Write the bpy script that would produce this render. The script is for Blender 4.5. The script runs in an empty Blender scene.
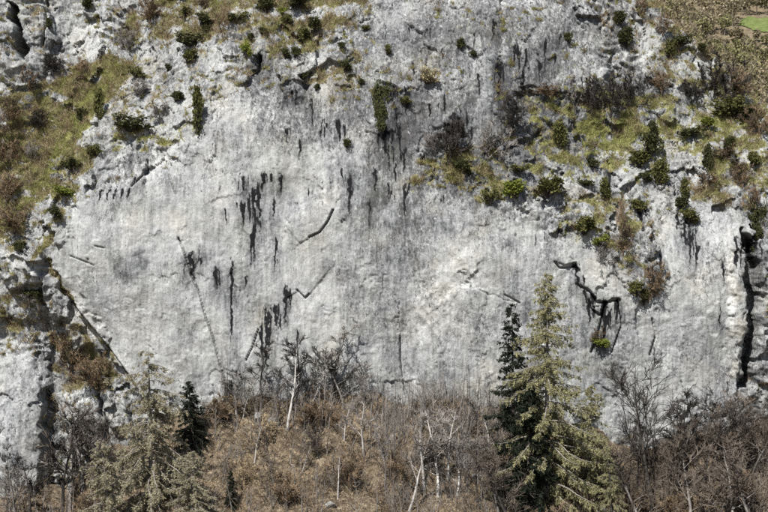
import bpy, math, random
import numpy as np
from mathutils import Vector, Matrix
from math import radians as R, sin, cos, pi

sc = bpy.context.scene
COL = sc.collection

# ------------------------------------------------------------------ camera, sky, sun, exposure
K = 0.115                      # metres per photograph pixel on the cliff's reference plane (y = 0)
DIST = 180.0                   # camera to that plane
CZ = 256 * K                   # camera height
cam_d = bpy.data.cameras.new('camera'); cam = bpy.data.objects.new('camera', cam_d); COL.objects.link(cam)
cam.location = (0, -DIST, CZ); cam.rotation_euler = (R(90), 0, 0)
cam_d.sensor_width = 36; cam_d.lens = 36 * DIST / (768 * K)
cam_d.clip_start = 1; cam_d.clip_end = 6000
sc.camera = cam

SUN_EL, SUN_AZ = R(52), R(-152)           # azimuth measured from +Y towards +X: behind the camera, a little to the left
world = bpy.data.worlds.new('World'); sc.world = world; world.use_nodes = True
wn = world.node_tree.nodes; wl = world.node_tree.links
for n in list(wn): wn.remove(n)
sky = wn.new('ShaderNodeTexSky'); sky.sky_type = 'NISHITA'; sky.sun_disc = False
sky.sun_elevation = SUN_EL; sky.sun_rotation = SUN_AZ
bg = wn.new('ShaderNodeBackground'); bg.inputs[1].default_value = 0.058
out = wn.new('ShaderNodeOutputWorld')
wl.new(sky.outputs[0], bg.inputs[0]); wl.new(bg.outputs[0], out.inputs[0])
sun_d = bpy.data.lights.new('sun', 'SUN'); sun_d.energy = 4.6; sun_d.angle = R(0.5); sun_d.color = (1, 0.975, 0.94)
sun = bpy.data.objects.new('sun', sun_d); COL.objects.link(sun)
sdir = Vector((sin(SUN_AZ) * cos(SUN_EL), cos(SUN_AZ) * cos(SUN_EL), sin(SUN_EL)))
sun.rotation_euler = sdir.to_track_quat('Z', 'Y').to_euler(); sun.location = (-40, -120, 120)
sc.view_settings.view_transform = 'Standard'; sc.view_settings.look = 'None'
sc.view_settings.exposure = 0.90; sc.view_settings.gamma = 1
sc.cycles.max_bounces = 5; sc.cycles.diffuse_bounces = 3; sc.cycles.transparent_max_bounces = 4
sc.cycles.use_denoising = False

rng = np.random.default_rng(7); random.seed(7)

# ------------------------------------------------------------------ numpy noise
def _h(ix, iy, s):
    h = (ix.astype(np.int64) * 374761393 + iy.astype(np.int64) * 668265263 + s * 1442695041) & 0xffffffff
    h = ((h ^ (h >> 13)) * 1274126177) & 0xffffffff
    return ((h ^ (h >> 16)) & 0xffffff) / float(0xffffff)
def pn(x, y, s=0):
    ix = np.floor(x); iy = np.floor(y); fx = x - ix; fy = y - iy
    u = fx * fx * fx * (fx * (fx * 6 - 15) + 10); v = fy * fy * fy * (fy * (fy * 6 - 15) + 10)
    def g(dx, dy):
        a = _h(ix + dx, iy + dy, s) * 2 * pi
        return np.cos(a) * (fx - dx) + np.sin(a) * (fy - dy)
    a = g(0, 0); b = g(1, 0); c = g(0, 1); d = g(1, 1)
    return ((a + u * (b - a)) * (1 - v) + (c + u * (d - c)) * v) * 1.5
def fbm(x, y, o=4, s=0, gain=0.5):
    r = 0; a = 1; t = 0
    for i in range(o):
        r = r + a * pn(x * 2 ** i + i * 17.3, y * 2 ** i - i * 9.1, s + i); t += a; a *= gain
    return r / t * 1.4
def voro(x, y, s=0):
    """nearest cell: offset to its centre, its random number, F2-F1"""
    ix = np.floor(x); iy = np.floor(y)
    f1 = np.full(x.shape, 9.0); f2 = f1.copy(); ox = np.zeros_like(f1); oy = np.zeros_like(f1); cid = np.zeros_like(f1)
    for dx in (-1, 0, 1):
        for dy in (-1, 0, 1):
            cx = ix + dx; cy = iy + dy
            qx = cx + _h(cx, cy, s) - x; qy = cy + _h(cx, cy, s + 5) - y
            d = np.hypot(qx, qy); m = d < f1
            f2 = np.where(m, f1, np.minimum(f2, d)); f1 = np.where(m, d, f1)
            ox = np.where(m, qx, ox); oy = np.where(m, qy, oy); cid = np.where(m, _h(cx, cy, s + 9), cid)
    return ox, oy, cid, f2 - f1
def smooth(a, b, x):
    t = np.clip((x - a) / (b - a), 0, 1); return t * t * (3 - 2 * t)
def facet(x, y, s, amp):
    ox, oy, cid, e = voro(x, y, s)
    a = _h(np.floor(cid * 9999), np.floor(cid * 7777), s + 3)
    return amp * ((cid - .5) * .45 + (a - .5) * 1.6 * ox + (np.mod(a * 7.7, 1) - .5) * 1.6 * oy), e

# ------------------------------------------------------------------ materials
def mat(name):
    m = bpy.data.materials.new(name); m.use_nodes = True
    nt = m.node_tree; b = nt.nodes['Principled BSDF']; b.inputs['Roughness'].default_value = 0.9
    b.inputs['Specular IOR Level'].default_value = 0.06
    return m, nt, b
class NT:
    def __init__(s, nt): s.nt = nt; s.n = nt.nodes; s.l = nt.links
    def lk(s, a, b): s.l.new(a, b)
    def put(s, sock, v):
        if hasattr(v, 'is_output'): s.l.new(v, sock)
        elif isinstance(v, tuple): sock.default_value = (*v, 1) if len(v) == 3 and len(sock.default_value) == 4 else v
        else: sock.default_value = v
    def math(s, op, a, b=0.0, c=None, clamp=False):
        n = s.n.new('ShaderNodeMath'); n.operation = op; n.use_clamp = clamp
        s.put(n.inputs[0], a); s.put(n.inputs[1], b)
        if c is not None: s.put(n.inputs[2], c)
        return n.outputs[0]
    def mix(s, f, a, b):
        n = s.n.new('ShaderNodeMix'); n.data_type = 'RGBA'; n.clamp_factor = True
        s.put(n.inputs[0], f); s.put(n.inputs[6], a); s.put(n.inputs[7], b); return n.outputs[2]
    def ramp(s, f, *st, interp='LINEAR'):
        n = s.n.new('ShaderNodeValToRGB'); cr = n.color_ramp; cr.interpolation = interp
        while len(cr.elements) < len(st): cr.elements.new(0.5)
        for e, (p, c) in zip(cr.elements, st):
            e.position = p; e.color = (*c, 1) if isinstance(c, tuple) else (c, c, c, 1)
        s.put(n.inputs[0], f); return n.outputs[0]
    def noise(s, vec, scale, detail=4, rough=0.6):
        n = s.n.new('ShaderNodeTexNoise'); s.put(n.inputs['Vector'], vec)
        n.inputs['Scale'].default_value = scale; n.inputs['Detail'].default_value = detail; n.inputs['Roughness'].default_value = rough
        return n.outputs[0]
    def coord(s, kind='Object'):
        return s.n.new('ShaderNodeTexCoord').outputs[kind]
    def pos(s): return s.n.new('ShaderNodeNewGeometry').outputs['Position']
    def scale(s, vec, sx, sy, sz):
        n = s.n.new('ShaderNodeMapping'); s.lk(vec, n.inputs[0]); n.inputs['Scale'].default_value = (sx, sy, sz); return n.outputs[0]
    def bump(s, h, dist, strength=1.0, normal=None):
        n = s.n.new('ShaderNodeBump'); s.put(n.inputs['Height'], h); n.inputs['Distance'].default_value = dist
        n.inputs['Strength'].default_value = strength
        if normal is not None: s.lk(normal, n.inputs['Normal'])
        return n.outputs[0]

def rock_material():
    m, nt, b = mat('limestone'); t = NT(nt)
    at = t.n.new('ShaderNodeAttribute'); at.attribute_name = 'mask'
    sp = t.n.new('ShaderNodeSeparateColor'); t.lk(at.outputs['Color'], sp.inputs[0])
    tone, streak, veg, ochre = sp.outputs[0], sp.outputs[1], sp.outputs[2], at.outputs['Alpha']
    a2 = t.n.new('ShaderNodeAttribute'); a2.attribute_name = 'cover'
    s2 = t.n.new('ShaderNodeSeparateColor'); t.lk(a2.outputs['Color'], s2.inputs[0])
    green, speck, crag = s2.outputs[0], s2.outputs[1], s2.outputs[2]
    p = t.pos()
    n1 = t.noise(p, 1.1, 6, .65); n2 = t.noise(t.scale(p, 1, 1, .22), 3.2, 5, .7); n3 = t.noise(t.scale(p, 1, 1, .7), 4.5, 5, .72)
    n5 = t.noise(t.scale(p, 1, 1, .07), 4.2, 6, .75)
    n6 = t.noise(t.scale(p, .9, 1, .9), .45, 6, .62)
    gain = t.math('ADD', .45, t.math('MULTIPLY', speck, .7))
    v = t.math('ADD', tone, t.math('MULTIPLY', t.math('MULTIPLY', t.math('SUBTRACT', n1, .5), .4), gain))
    v = t.math('ADD', v, t.math('MULTIPLY', t.math('SUBTRACT', n5, .5), .5))
    v = t.math('ADD', v, t.math('MULTIPLY', t.math('SUBTRACT', n6, .5), .55))
    mp7 = t.n.new('ShaderNodeMapping'); mp7.inputs['Rotation'].default_value = (0, R(-38), 0); mp7.inputs['Scale'].default_value = (1, 1, .1)
    mp7.vector_type = 'TEXTURE' if False else 'POINT'; t.lk(p, mp7.inputs[0])
    v = t.math('ADD', v, t.math('MULTIPLY', t.math('SUBTRACT', t.noise(mp7.outputs[0], 2.6, 6, .7), .5), .55))
    v = t.math('ADD', v, t.math('MULTIPLY', t.math('SUBTRACT', n2, .5), .55))
    v = t.math('ADD', v, t.math('MULTIPLY', t.math('MULTIPLY', t.math('SUBTRACT', n3, .5), 1.15), gain))
    base = t.ramp(v, (0, (.05, .051, .053)), (.22, (.168, .172, .174)), (.45, (.288, .292, .288)), (.7, (.40, .404, .392)), (1, (.62, .622, .60)))
    # warm / cool drift
    w = t.noise(p, .22, 3, .5)
    base = t.mix(t.math('MULTIPLY', t.ramp(w, (.42, 0), (.66, 1)), .16), base, (.33, .325, .25))
    base = t.mix(t.math('MULTIPLY', ochre, .45), base, t.ramp(n1, (.35, (.22, .17, .095)), (.65, (.40, .34, .22))))
    # dark lichen specks
    l = t.math('ADD', t.math('MULTIPLY', t.noise(t.scale(p, 1, 1, .6), 3.6, 5, .74), .6), t.math('MULTIPLY', t.noise(t.scale(p, 1, 1, .3), 1.5, 5, .7), .4))
    lm = t.ramp(t.math('ADD', l, t.math('MULTIPLY', t.math('SUBTRACT', speck, .5), .26)), (.535, 0), (.585, 1))
    base = t.mix(t.math('MULTIPLY', lm, .68), base, (.075, .075, .078))
    # small pits and pale chips
    pit = t.noise(t.scale(p, 1, 1, .45), 2.6, 5, .74)
    pm = t.ramp(t.math('ADD', pit, t.math('MULTIPLY', t.math('SUBTRACT', speck, .5), .16)), (.615, 0), (.645, .9))
    base = t.mix(pm, base, (.06, .06, .062))
    base = t.mix(t.ramp(t.noise(t.scale(p, 1, 1, .8), 1.9, 6, .74), (.62, 0), (.67, .6)), base, (.55, .55, .545))
    # seepage streaks, dark marks, and shade painted in the chimney
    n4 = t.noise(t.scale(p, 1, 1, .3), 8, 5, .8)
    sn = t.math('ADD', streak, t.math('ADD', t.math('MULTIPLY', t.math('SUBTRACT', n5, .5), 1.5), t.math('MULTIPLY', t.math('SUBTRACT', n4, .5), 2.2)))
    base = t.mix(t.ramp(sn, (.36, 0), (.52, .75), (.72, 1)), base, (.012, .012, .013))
    # soil and turf on the ledges
    gn = t.noise(p, 2.2, 5, .7)
    soil = t.ramp(gn, (.3, (.075, .06, .042)), (.5, (.17, .14, .095)), (.7, (.31, .265, .175)))
    turf = t.ramp(t.noise(p, .9, 6, .75), (.3, (.065, .058, .03)), (.45, (.16, .145, .07)), (.56, (.21, .22, .08)), (.72, (.42, .385, .21)))
    cov = t.mix(green, soil, turf)
    vm = t.math('ADD', veg, t.math('MULTIPLY', t.math('SUBTRACT', t.noise(p, 2.8, 5, .75), .5), 1.1))
    base = t.mix(t.ramp(vm, (.46, 0), (.6, 1)), base, cov)
    t.lk(base, b.inputs['Base Color'])
    hh = t.math('ADD', t.math('MULTIPLY', n2, .5), t.math('ADD', t.math('MULTIPLY', n3, .9), t.math('ADD', t.noise(p, 3.0, 6, .72), t.math('MULTIPLY', pm, -.5))))
    hh = t.math('MULTIPLY', hh, t.math('ADD', .42, t.math('MULTIPLY', crag, .2)))
    t.lk(t.bump(hh, .22, .85), b.inputs['Normal'])
    return m
def leafy(name, cols, scale=2.5, transl=0.25):
    m, nt, b = mat(name); t = NT(nt)
    c = t.ramp(t.noise(t.pos(), scale, 3, .7), *cols); t.lk(c, b.inputs['Base Color'])
    tr = t.n.new('ShaderNodeBsdfTranslucent'); t.lk(c, tr.inputs[0])
    mx = t.n.new('ShaderNodeMixShader'); mx.inputs[0].default_value = transl
    o = [n for n in t.n if n.type == 'OUTPUT_MATERIAL'][0]
    t.lk(b.outputs[0], mx.inputs[1]); t.lk(tr.outputs[0], mx.inputs[2]); t.lk(mx.outputs[0], o.inputs[0])
    return m
def bark(name, cols, scale=3):
    m, nt, b = mat(name); t = NT(nt); p = t.pos()
    n = t.noise(t.scale(p, 1, 1, .5), scale, 4, .7)
    t.lk(t.ramp(n, *cols), b.inputs['Base Color']); return m
M = {
 'rock': rock_material(),
 'juniper': leafy('juniper_foliage', [(.3, (.03, .034, .013)), (.52, (.09, .09, .032)), (.72, (.185, .172, .068))]),
 'dark_leaf': leafy('dark_evergreen_foliage', [(.3, (.019, .022, .011)), (.55, (.058, .06, .025)), (.75, (.13, .125, .052))]),
 'fresh_leaf': leafy('fresh_green_foliage', [(.3, (.06, .075, .015)), (.5, (.14, .16, .032)), (.72, (.26, .26, .07))]),
 'larch': leafy('larch_needles', [(.25, (.085, .082, .042)), (.5, (.235, .222, .115)), (.75, (.44, .41, .24))], 1.6, .3),
 'larch_grey': leafy('grey_larch_needles', [(.25, (.10, .09, .06)), (.5, (.26, .235, .155)), (.75, (.45, .41, .285))], 1.6, .3),
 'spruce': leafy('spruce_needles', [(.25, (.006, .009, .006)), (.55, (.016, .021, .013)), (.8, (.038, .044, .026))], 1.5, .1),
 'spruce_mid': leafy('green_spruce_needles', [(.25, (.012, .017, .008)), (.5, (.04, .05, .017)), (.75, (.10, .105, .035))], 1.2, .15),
 'bark_dark': bark('dark_bark', [(.3, (.022, .019, .017)), (.6, (.06, .052, .046)), (.8, (.12, .11, .10))]),
 'bark_grey': bark('grey_bark', [(.3, (.07, .062, .055)), (.55, (.17, .155, .14)), (.75, (.30, .28, .26))]),
 'bark_pale': bark('pale_bark', [(.25, (.11, .10, .09)), (.42, (.32, .30, .275)), (.75, (.52, .50, .46))]),
 'twig_grey': bark('grey_twigs', [(.3, (.08, .07, .062)), (.5, (.19, .172, .154)), (.75, (.34, .31, .28))], .8),
 'twig_brown': bark('brown_twigs', [(.28, (.03, .023, .017)), (.42, (.09, .068, .046)), (.52, (.22, .155, .095)), (.62, (.13, .108, .085)), (.75, (.32, .27, .21))], .45),
 'twig_umber': bark('umber_twigs', [(.3, (.04, .033, .027)), (.55, (.11, .09, .072)), (.8, (.22, .185, .15))], .6),
 'twig_dark': bark('dark_twigs', [(.3, (.02, .018, .016)), (.6, (.055, .048, .042)), (.8, (.10, .09, .08))], .8),
 'twig_tan': bark('tan_stems', [(.3, (.15, .11, .07)), (.55, (.33, .26, .165)), (.8, (.52, .43, .30))], .7),
 'grass_green': leafy('turf_blades', [(.3, (.15, .16, .05)), (.48, (.31, .33, .11)), (.7, (.56, .53, .29))], .9, .3),
 'grass_dry': leafy('dry_grass_blades', [(.3, (.16, .13, .08)), (.5, (.35, .295, .175)), (.72, (.56, .49, .32))], .9, .3),
 'litter': leafy('dead_leaves', [(.28, (.075, .052, .035)), (.45, (.20, .14, .088)), (.58, (.34, .255, .165)), (.72, (.50, .41, .29))], .8, .1),
}

# ------------------------------------------------------------------ mesh builders
def mesh_np(name, V, F, m=None, parent=None, smooth_shade=False, link=True):
    V = np.ascontiguousarray(V, np.float32); F = np.ascontiguousarray(F, np.int32)
    me = bpy.data.meshes.new(name); k = F.shape[1]
    me.vertices.add(len(V)); me.vertices.foreach_set('co', V.ravel())
    me.loops.add(F.size); me.loops.foreach_set('vertex_index', F.ravel())
    me.polygons.add(len(F)); me.polygons.foreach_set('loop_start', np.arange(0, F.size, k, dtype=np.int32))
    me.polygons.foreach_set('loop_total', np.full(len(F), k, np.int32))
    me.polygons.foreach_set('use_smooth', np.full(len(F), smooth_shade))
    me.update(calc_edges=True)
    if m: me.materials.append(m)
    if not link: return me
    o = bpy.data.objects.new(name, me); COL.objects.link(o)
    if parent: o.parent = parent
    return o
def tag(o, label=None, cat=None, group=None, kind=None):
    if label: o['label'] = label
    if cat: o['category'] = cat
    if group: o['group'] = group
    if kind: o['kind'] = kind
    return o
class Tubes:
    def __init__(s): s.d = {}
    def add(s, pts, rad, sides=4):
        pts = np.asarray(pts, float); s.d.setdefault((len(pts), sides), []).append((pts, np.asarray(rad, float)))
    def arrays(s):
        VV, FF, base = [], [], 0
        for (n, k), L in s.d.items():
            P = np.stack([a for a, _ in L]); Rr = np.stack([b for _, b in L]); m = len(L)
            T = np.gradient(P, axis=1); T /= np.linalg.norm(T, axis=2, keepdims=True) + 1e-9
            mean = np.abs(T.mean(1)); ref = np.where((mean[:, 2:3] < .8), np.array([[0, 0, 1.]]), np.array([[1., 0, 0]]))[:, None, :]
            U = np.cross(T, ref); U /= np.linalg.norm(U, axis=2, keepdims=True) + 1e-9
            W = np.cross(T, U)
            a = np.arange(k) * 2 * pi / k
            V = P[:, :, None, :] + Rr[:, :, None, None] * (np.cos(a)[None, None, :, None] * U[:, :, None, :] + np.sin(a)[None, None, :, None] * W[:, :, None, :])
            VV.append(V.reshape(-1, 3))
            i = np.arange(n - 1)[:, None] * k; j = np.arange(k)[None, :]; j2 = (j + 1) % k
            q = np.stack([i + j, i + j2, i + k + j2, i + k + j], -1).reshape(-1, 4)
            FF.append((q[None] + (np.arange(m) * n * k)[:, None, None] + base).reshape(-1, 4)); base += m * n * k
        return np.concatenate(VV), np.concatenate(FF)

def unit(v): return v / (np.linalg.norm(v) + 1e-9)
def rnd(a, b): return random.uniform(a, b)
def tri_leaves(P, size, aniso=.45, up=0.0, dirs=None):
    """one small kite-shaped leaf (two triangles as a quad) per point, random or given direction"""
    n = len(P); d = rng.normal(size=(n, 3)) if dirs is None else dirs + rng.normal(size=(n, 3)) * .35
    d[:, 2] += up; d /= np.linalg.norm(d, axis=1, keepdims=True) + 1e-9
    e = np.cross(d, rng.normal(size=(n, 3))); e /= np.linalg.norm(e, axis=1, keepdims=True) + 1e-9
    s = (size * rng.uniform(.6, 1.4, n))[:, None]
    V = np.stack([P, P + d * s * .5 + e * s * aniso, P + d * s, P + d * s * .5 - e * s * aniso], 1).reshape(-1, 3)
    return V, np.arange(n * 4).reshape(n, 4)

# ------------------------------------------------------------------ the cliff: a height field y = D(x, z)
CTRL = [ # photograph pixel, depth in metres
 (230,400,0),(230,300,.8),(230,200,1.8),(230,110,3.4),(230,60,6.5),(230,0,13),(310,340,.2),(310,150,2.6),(310,70,5.5),
 (380,400,.3),(380,300,.2),(380,200,1.6),(380,100,4),(380,0,9.5),(130,370,.5),(100,270,.4),(140,200,1.4),(170,160,3),
 (500,400,.5),(500,300,.2),(500,210,1.2),(500,170,3.2),(500,120,5.6),(500,60,7.4),(500,0,10),(440,130,4.2),(440,175,2.6),
 (600,400,1.2),(600,300,.6),(600,250,1.0),(600,200,3.2),(610,150,8),(610,110,11),(610,75,12.2),(610,0,16),
 (700,400,.6),(700,300,0),(690,240,1.0),(690,200,3.5),(690,150,7.5),(700,110,12),(700,60,15),(650,0,19),(740,90,18),
 (768,400,2),(768,300,2.2),(768,200,4.5),(768,130,11),(830,300,4),(830,150,12),(830,60,24),(768,60,24),(700,-40,26),
 (0,220,5),(40,160,8),(70,120,10.5),(110,70,14),(150,30,15.5),(0,130,8.6),(30,105,11.2),(80,30,17),(60,55,16.5),(110,15,17.5),
 (5,60,12),(0,95,10.4),(-10,20,13.5),(120,110,7),(70,190,3),(90,140,5.5),(40,240,2.5),(20,270,1.5),(20,320,3),(10,420,-1),(60,400,2.2),(85,350,3),(110,420,1.2),
 (-60,400,1),(-60,200,8),(-60,60,10),(-60,-50,18),(110,-50,22),(230,-50,20),(380,-50,15),(500,-50,15),(610,-50,21),
 (10,530,-2),(230,530,-1),(500,530,0),(700,530,0),(830,530,2)]
C = np.array(CTRL, float); cs = C[:, :2] / 100
def tps(r2): return 0.5 * r2 * np.log(r2 + 1e-12)
nA = len(C); r2 = ((cs[:, None] - cs[None]) ** 2).sum(-1)
A = np.zeros((nA + 3, nA + 3)); A[:nA, :nA] = tps(r2) + np.eye(nA) * .02
A[:nA, nA] = 1; A[:nA, nA + 1:] = cs; A[nA, :nA] = 1; A[nA + 1:, :nA] = cs.T
sol = np.linalg.solve(A, np.concatenate([C[:, 2], [0, 0, 0]]))
def base_depth(px, py):
    shp = px.shape; q = np.stack([px.ravel(), py.ravel()], 1) / 100; o = np.empty(len(q))
    for i in range(0, len(q), 40000):
        c = q[i:i + 40000]; rr = ((c[:, None] - cs[None]) ** 2).sum(-1)
        o[i:i + 40000] = tps(rr) @ sol[:nA] + sol[nA] + c @ sol[nA + 1:]
    return o.reshape(shp)

STEP = 0.97
gx = (np.arange(-90, 862, STEP) - 384) * K; gz = (512 - np.arange(-75, 545, STEP)) * K
WX, WZ = np.meshgrid(gx, gz)
NR, NC = WX.shape
# coarse base depth, upsampled
cx = gx[::8]; czz = gz[::8]
CX, CZg = np.meshgrid(cx, czz)
Dc = base_depth(CX / K + 384, 512 - CZg / K)
for _ in range(3):
    s_ = DIST / (DIST + Dc); Dc = base_depth(CX * s_ / K + 384, 256 - (CZg - CZ) * s_ / K)
def upsample(G):
    ri = np.minimum(np.arange(NR) / 8, G.shape[0] - 1.001); ci = np.minimum(np.arange(NC) / 8, G.shape[1] - 1.001)
    r0 = ri.astype(int); c0 = ci.astype(int); fr = (ri - r0)[:, None]; fc = (ci - c0)[None]
    a = G[r0][:, c0] * (1 - fr) * (1 - fc) + G[r0 + 1][:, c0] * fr * (1 - fc)
    return a + G[r0][:, c0 + 1] * (1 - fr) * fc + G[r0 + 1][:, c0 + 1] * fr * fc
D = upsample(Dc)
s_ = DIST / (DIST + D)
PX = WX * s_ / K + 384; PY = 256 - (WZ - CZ) * s_ / K          # where each point of the rock stands in the photograph
# gentle warp so hand-laid outlines are never straight
wob = fbm(WX * .55, WZ * .55, 4, 40); wob2 = fbm(WX * .55 + 50, WZ * .55, 4, 50)
QX = PX + wob * 5; QY = PY + wob2 * 5

def bbox(pts, pad):
    p = np.array(pts, float); m = (QX > p[:, 0].min() - pad) & (QX < p[:, 0].max() + pad) & (QY > p[:, 1].min() - pad) & (QY < p[:, 1].max() + pad)
    return p, m
def sd_seg(x, y, a, b):
    d = b - a; t = np.clip(((x - a[0]) * d[0] + (y - a[1]) * d[1]) / (d @ d + 1e-9), 0, 1)
    return np.hypot(x - a[0] - t * d[0], y - a[1] - t * d[1])
def poly(pts, soft=3, warp=True):
    """0..1 inside a photograph outline"""
    p, m = bbox(pts, soft * 2 + 2); o = np.zeros_like(D); x = (QX if warp else PX)[m]; y = (QY if warp else PY)[m]
    if x.size == 0: return o
    dist = np.full(x.shape, 1e9); ins = np.zeros(x.shape, bool)
    for i in range(len(p)):
        a = p[i]; b = p[(i + 1) % len(p)]
        dist = np.minimum(dist, sd_seg(x, y, a, b))
        c = ((a[1] > y) != (b[1] > y)) & (x < (b[0] - a[0]) * (y - a[1]) / (b[1] - a[1] + 1e-12) + a[0]); ins ^= c
    o[m] = smooth(-soft, soft, np.where(ins, dist, -dist)); return o
def line(pts, w, taper=True, warp=True):
    w = max(w, .95); p, m = bbox(pts, w * 3 + 4); o = np.zeros_like(D)
    x = (QX if warp else PX)[m]; y = (QY if warp else PY)[m]
    dist = np.full(x.shape, 1e9)
    for i in range(len(p) - 1): dist = np.minimum(dist, sd_seg(x, y, p[i], p[i + 1]))
    o[m] = 1 - smooth(w * .4, w * 1.15, dist); return o

# --- zones
calm = poly([(60,235),(80,205),(130,178),(175,165),(205,120),(245,90),(300,110),(330,60),(400,10),(470,5),(540,0),(600,40),(600,75),(520,90),(500,135),(420,155),(420,190),
             (500,205),(545,225),(560,250),(600,300),(650,310),(670,225),(690,200),(735,215),(745,300),(738,400),(600,440),(400,420),(140,400),(95,335),(52,262)], 14)
calm = np.maximum(calm, .9 * poly([(545,235),(600,235),(630,290),(660,310),(640,420),(560,420)], 10))
calm = np.maximum(calm, .75 * poly([(-20,360),(30,350),(40,400),(38,540),(-20,540)], 8))
rough = 1 - .86 * calm
mid_rough = poly([(330,20),(480,0),(600,0),(640,60),(560,100),(500,140),(410,170),(330,110)], 16)
rough = np.maximum(rough, .38 * mid_rough)

# --- vegetation zones: outline, density, greenness
ZONES = [
 ([(-20,105),(35,88),(75,68),(112,55),(135,62),(118,90),(95,112),(72,140),(48,188),(30,225),(-20,260)], 1.2, .4),
 ([(110,60),(125,66),(100,108),(68,148),(45,190),(20,215),(30,185),(55,145),(80,95)], 1.6, 1.0),
 ([(112,10),(160,-10),(370,-30),(375,12),(330,40),(250,20),(225,48),(205,60),(150,35),(118,55)], .64, .35),
 ([(105,60),(150,45),(215,60),(215,95),(195,122),(160,135),(110,140),(95,120)], .36, .35),
 ([(110,125),(160,112),(200,118),(200,135),(150,160),(110,158)], .58, .8),
 ([(45,140),(80,130),(105,150),(80,195),(60,215),(45,190)], .66, .5),
 ([(225,20),(320,10),(330,48),(290,62),(245,52)], .6, .45),
 ([(325,45),(365,48),(370,80),(350,105),(310,100),(305,75)], .58, .3),
 ([(520,88),(600,86),(665,84),(745,95),(790,110),(790,205),(735,195),(700,180),(660,150),(640,165),(580,185),(510,170),(530,125),(520,105)], .57, .8),
 ([(580,100),(655,88),(665,118),(650,150),(600,155),(565,150),(575,120)], .8, 1.0),
 ([(400,180),(420,152),(465,138),(500,148),(512,180),(490,208),(450,190),(410,195)], .72, .6),
 ([(505,172),(560,178),(570,200),(520,205)], .4, .6),
 ([(553,195),(622,190),(650,235),(668,300),(640,306),(612,265),(555,232)], .58, .55),
 ([(670,185),(735,175),(768,190),(750,215),(690,205)], .62, .4),
 ([(600,-10),(650,-10),(700,25),(760,90),(770,120),(700,100),(660,85),(655,30)], .55, .45),
 ([(0,285),(36,290),(36,312),(12,335),(-20,345),(-20,290)], .8, .35),
 ([(46,330),(75,322),(122,378),(105,392),(60,390),(44,360)], .95, .25),
 ([(0,225),(30,235),(35,252),(0,258)], .7, .4),
 ([(25,0),(55,0),(48,60),(60,75),(30,80)], .45, .2),
 ([(590,330),(612,325),(612,345),(592,352)], .55, .5),
]
veg = np.zeros_like(D); green = np.zeros_like(D)
for pts, den, gr in ZONES:
    w = poly(pts, 9) * den
    green = np.where(w > veg, gr, green); veg = np.maximum(veg, w)
vl = .8 * np.maximum(line([(46,262),(70,298),(100,340),(128,378),(150,400)], 3.5), line([(36,255),(48,240),(62,210)], 4)); green = np.where(vl > veg, .4, green); veg = np.maximum(veg, vl)

# --- relief
def up2(f):  # smooth noise evaluated directly
    return f
terr = WZ / 2.6 + fbm(WX * .12, WZ * .12, 3, 3) * 2.4
fr = np.mod(terr, 1); D += rough * (1 - .5 * calm) * (smooth(.15, .6, fr) - fr) * .95 * (.35 + .65 * smooth(-.2, .5, fbm(WX * .1, WZ * .2, 2, 60)))
f1, e1 = facet(WX * .26 + wob * .3, WZ * .22 + wob2 * .3, 11, 1.9); f2, e2 = facet(WX * .75 + wob * .4, WZ * .6 + wob2 * .4, 12, .75); f3, e3 = facet(WX * 1.9, WZ * 1.5, 13, .28)
D += rough * (f1 * .75 + f2 * .42 + f3 * .35)
crk = (1 - smooth(.0, .09, e2)) * smooth(.1, .45, fbm(WX * .3, WZ * .3, 2, 70))
D += rough * .35 * crk
D += fbm(WX * .16, WZ * .10, 4, 21) * (.42 + .5 * rough)
D += fbm(WX * 1.3, WZ * .16, 4, 31) * .09 * (1 - .3 * rough)
D += fbm(WX * 1.6, WZ * 1.3, 4, 36, .6) * (.022 + .075 * rough)
# shallow exfoliation plates on the smooth wall
pl, pe = facet(WX * .13 + wob * .5, WZ * .10 + WX * .05 + wob2 * .5, 15, .10); D += calm * pl
pl2, pe2 = facet(WX * .5 + wob * .6, WZ * .36 + wob2 * .6, 16, .045); D += calm * pl2
# diagonal folded ribs (450,250)
dg = poly([(395,380),(405,320),(440,250),(475,215),(505,205),(500,260),(455,300),(425,400)], 10)
D += dg * .28 * fbm((WX * .75 + WZ * .55) * .95, (WX * .55 - WZ * .75) * .16, 3, 44)

# arching flake lines right of centre
arc_r = np.hypot(PX - 572, (PY - 402) * .92) + wob * 4; arc_a = np.arctan2(402 - PY, 572 - PX)
arcs = fbm(arc_r * .085, arc_a * 1.6, 4, 46); arc_m = poly([(388,410),(392,330),(420,255),(470,205),(520,200),(545,225),(500,250),(470,300),(450,410)], 14)
D += arc_m * .13 * arcs
def recess(pts, depth, soft=1.2): 
    global D
    D = D + depth * poly(pts, soft)
def groove(pts, w, depth, warp=False):
    global D
    D = D + depth * line(pts, w, warp=warp)
# main slab stands proud of the broken rock to its lower left
D += 1.2 * poly([(-40,250),(48,262),(75,305),(105,347),(150,405),(150,545),(-40,545)], 1.5) * (1 - poly([(-40,365),(36,358),(42,400),(38,545),(-40,545)], 3))
# rock ribs, lower left
for pts, d in [([(40,275),(52,270),(66,298),(70,318),(52,325),(42,300)], -1.5), ([(0,255),(38,258),(40,280),(10,290),(0,282)], -1.3), ([(62,392),(95,385),(100,430),(80,450),(64,420)], -1.4),
               ([(98,392),(124,392),(128,425),(108,430)], -1.2), ([(74,318),(92,345),(74,350),(66,330)], -1.0), ([(40,330),(48,335),(46,385),(38,395)], -1.0)]: recess(pts, d, 2)
recess([(43,388),(50,398),(63,430),(70,545),(38,545),(40,430)], 1.7, 2.5)
recess([(72,440),(84,430),(92,470),(84,545),(74,545)], 1.5, 2)
# crevice behind the white outcrop, top left
recess([(6,2),(17,8),(27,46),(25,60),(10,46),(12,25)], 7, 1.2)
groove([(46,0),(47,22),(44,45)], 1.6, 1.6)
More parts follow.
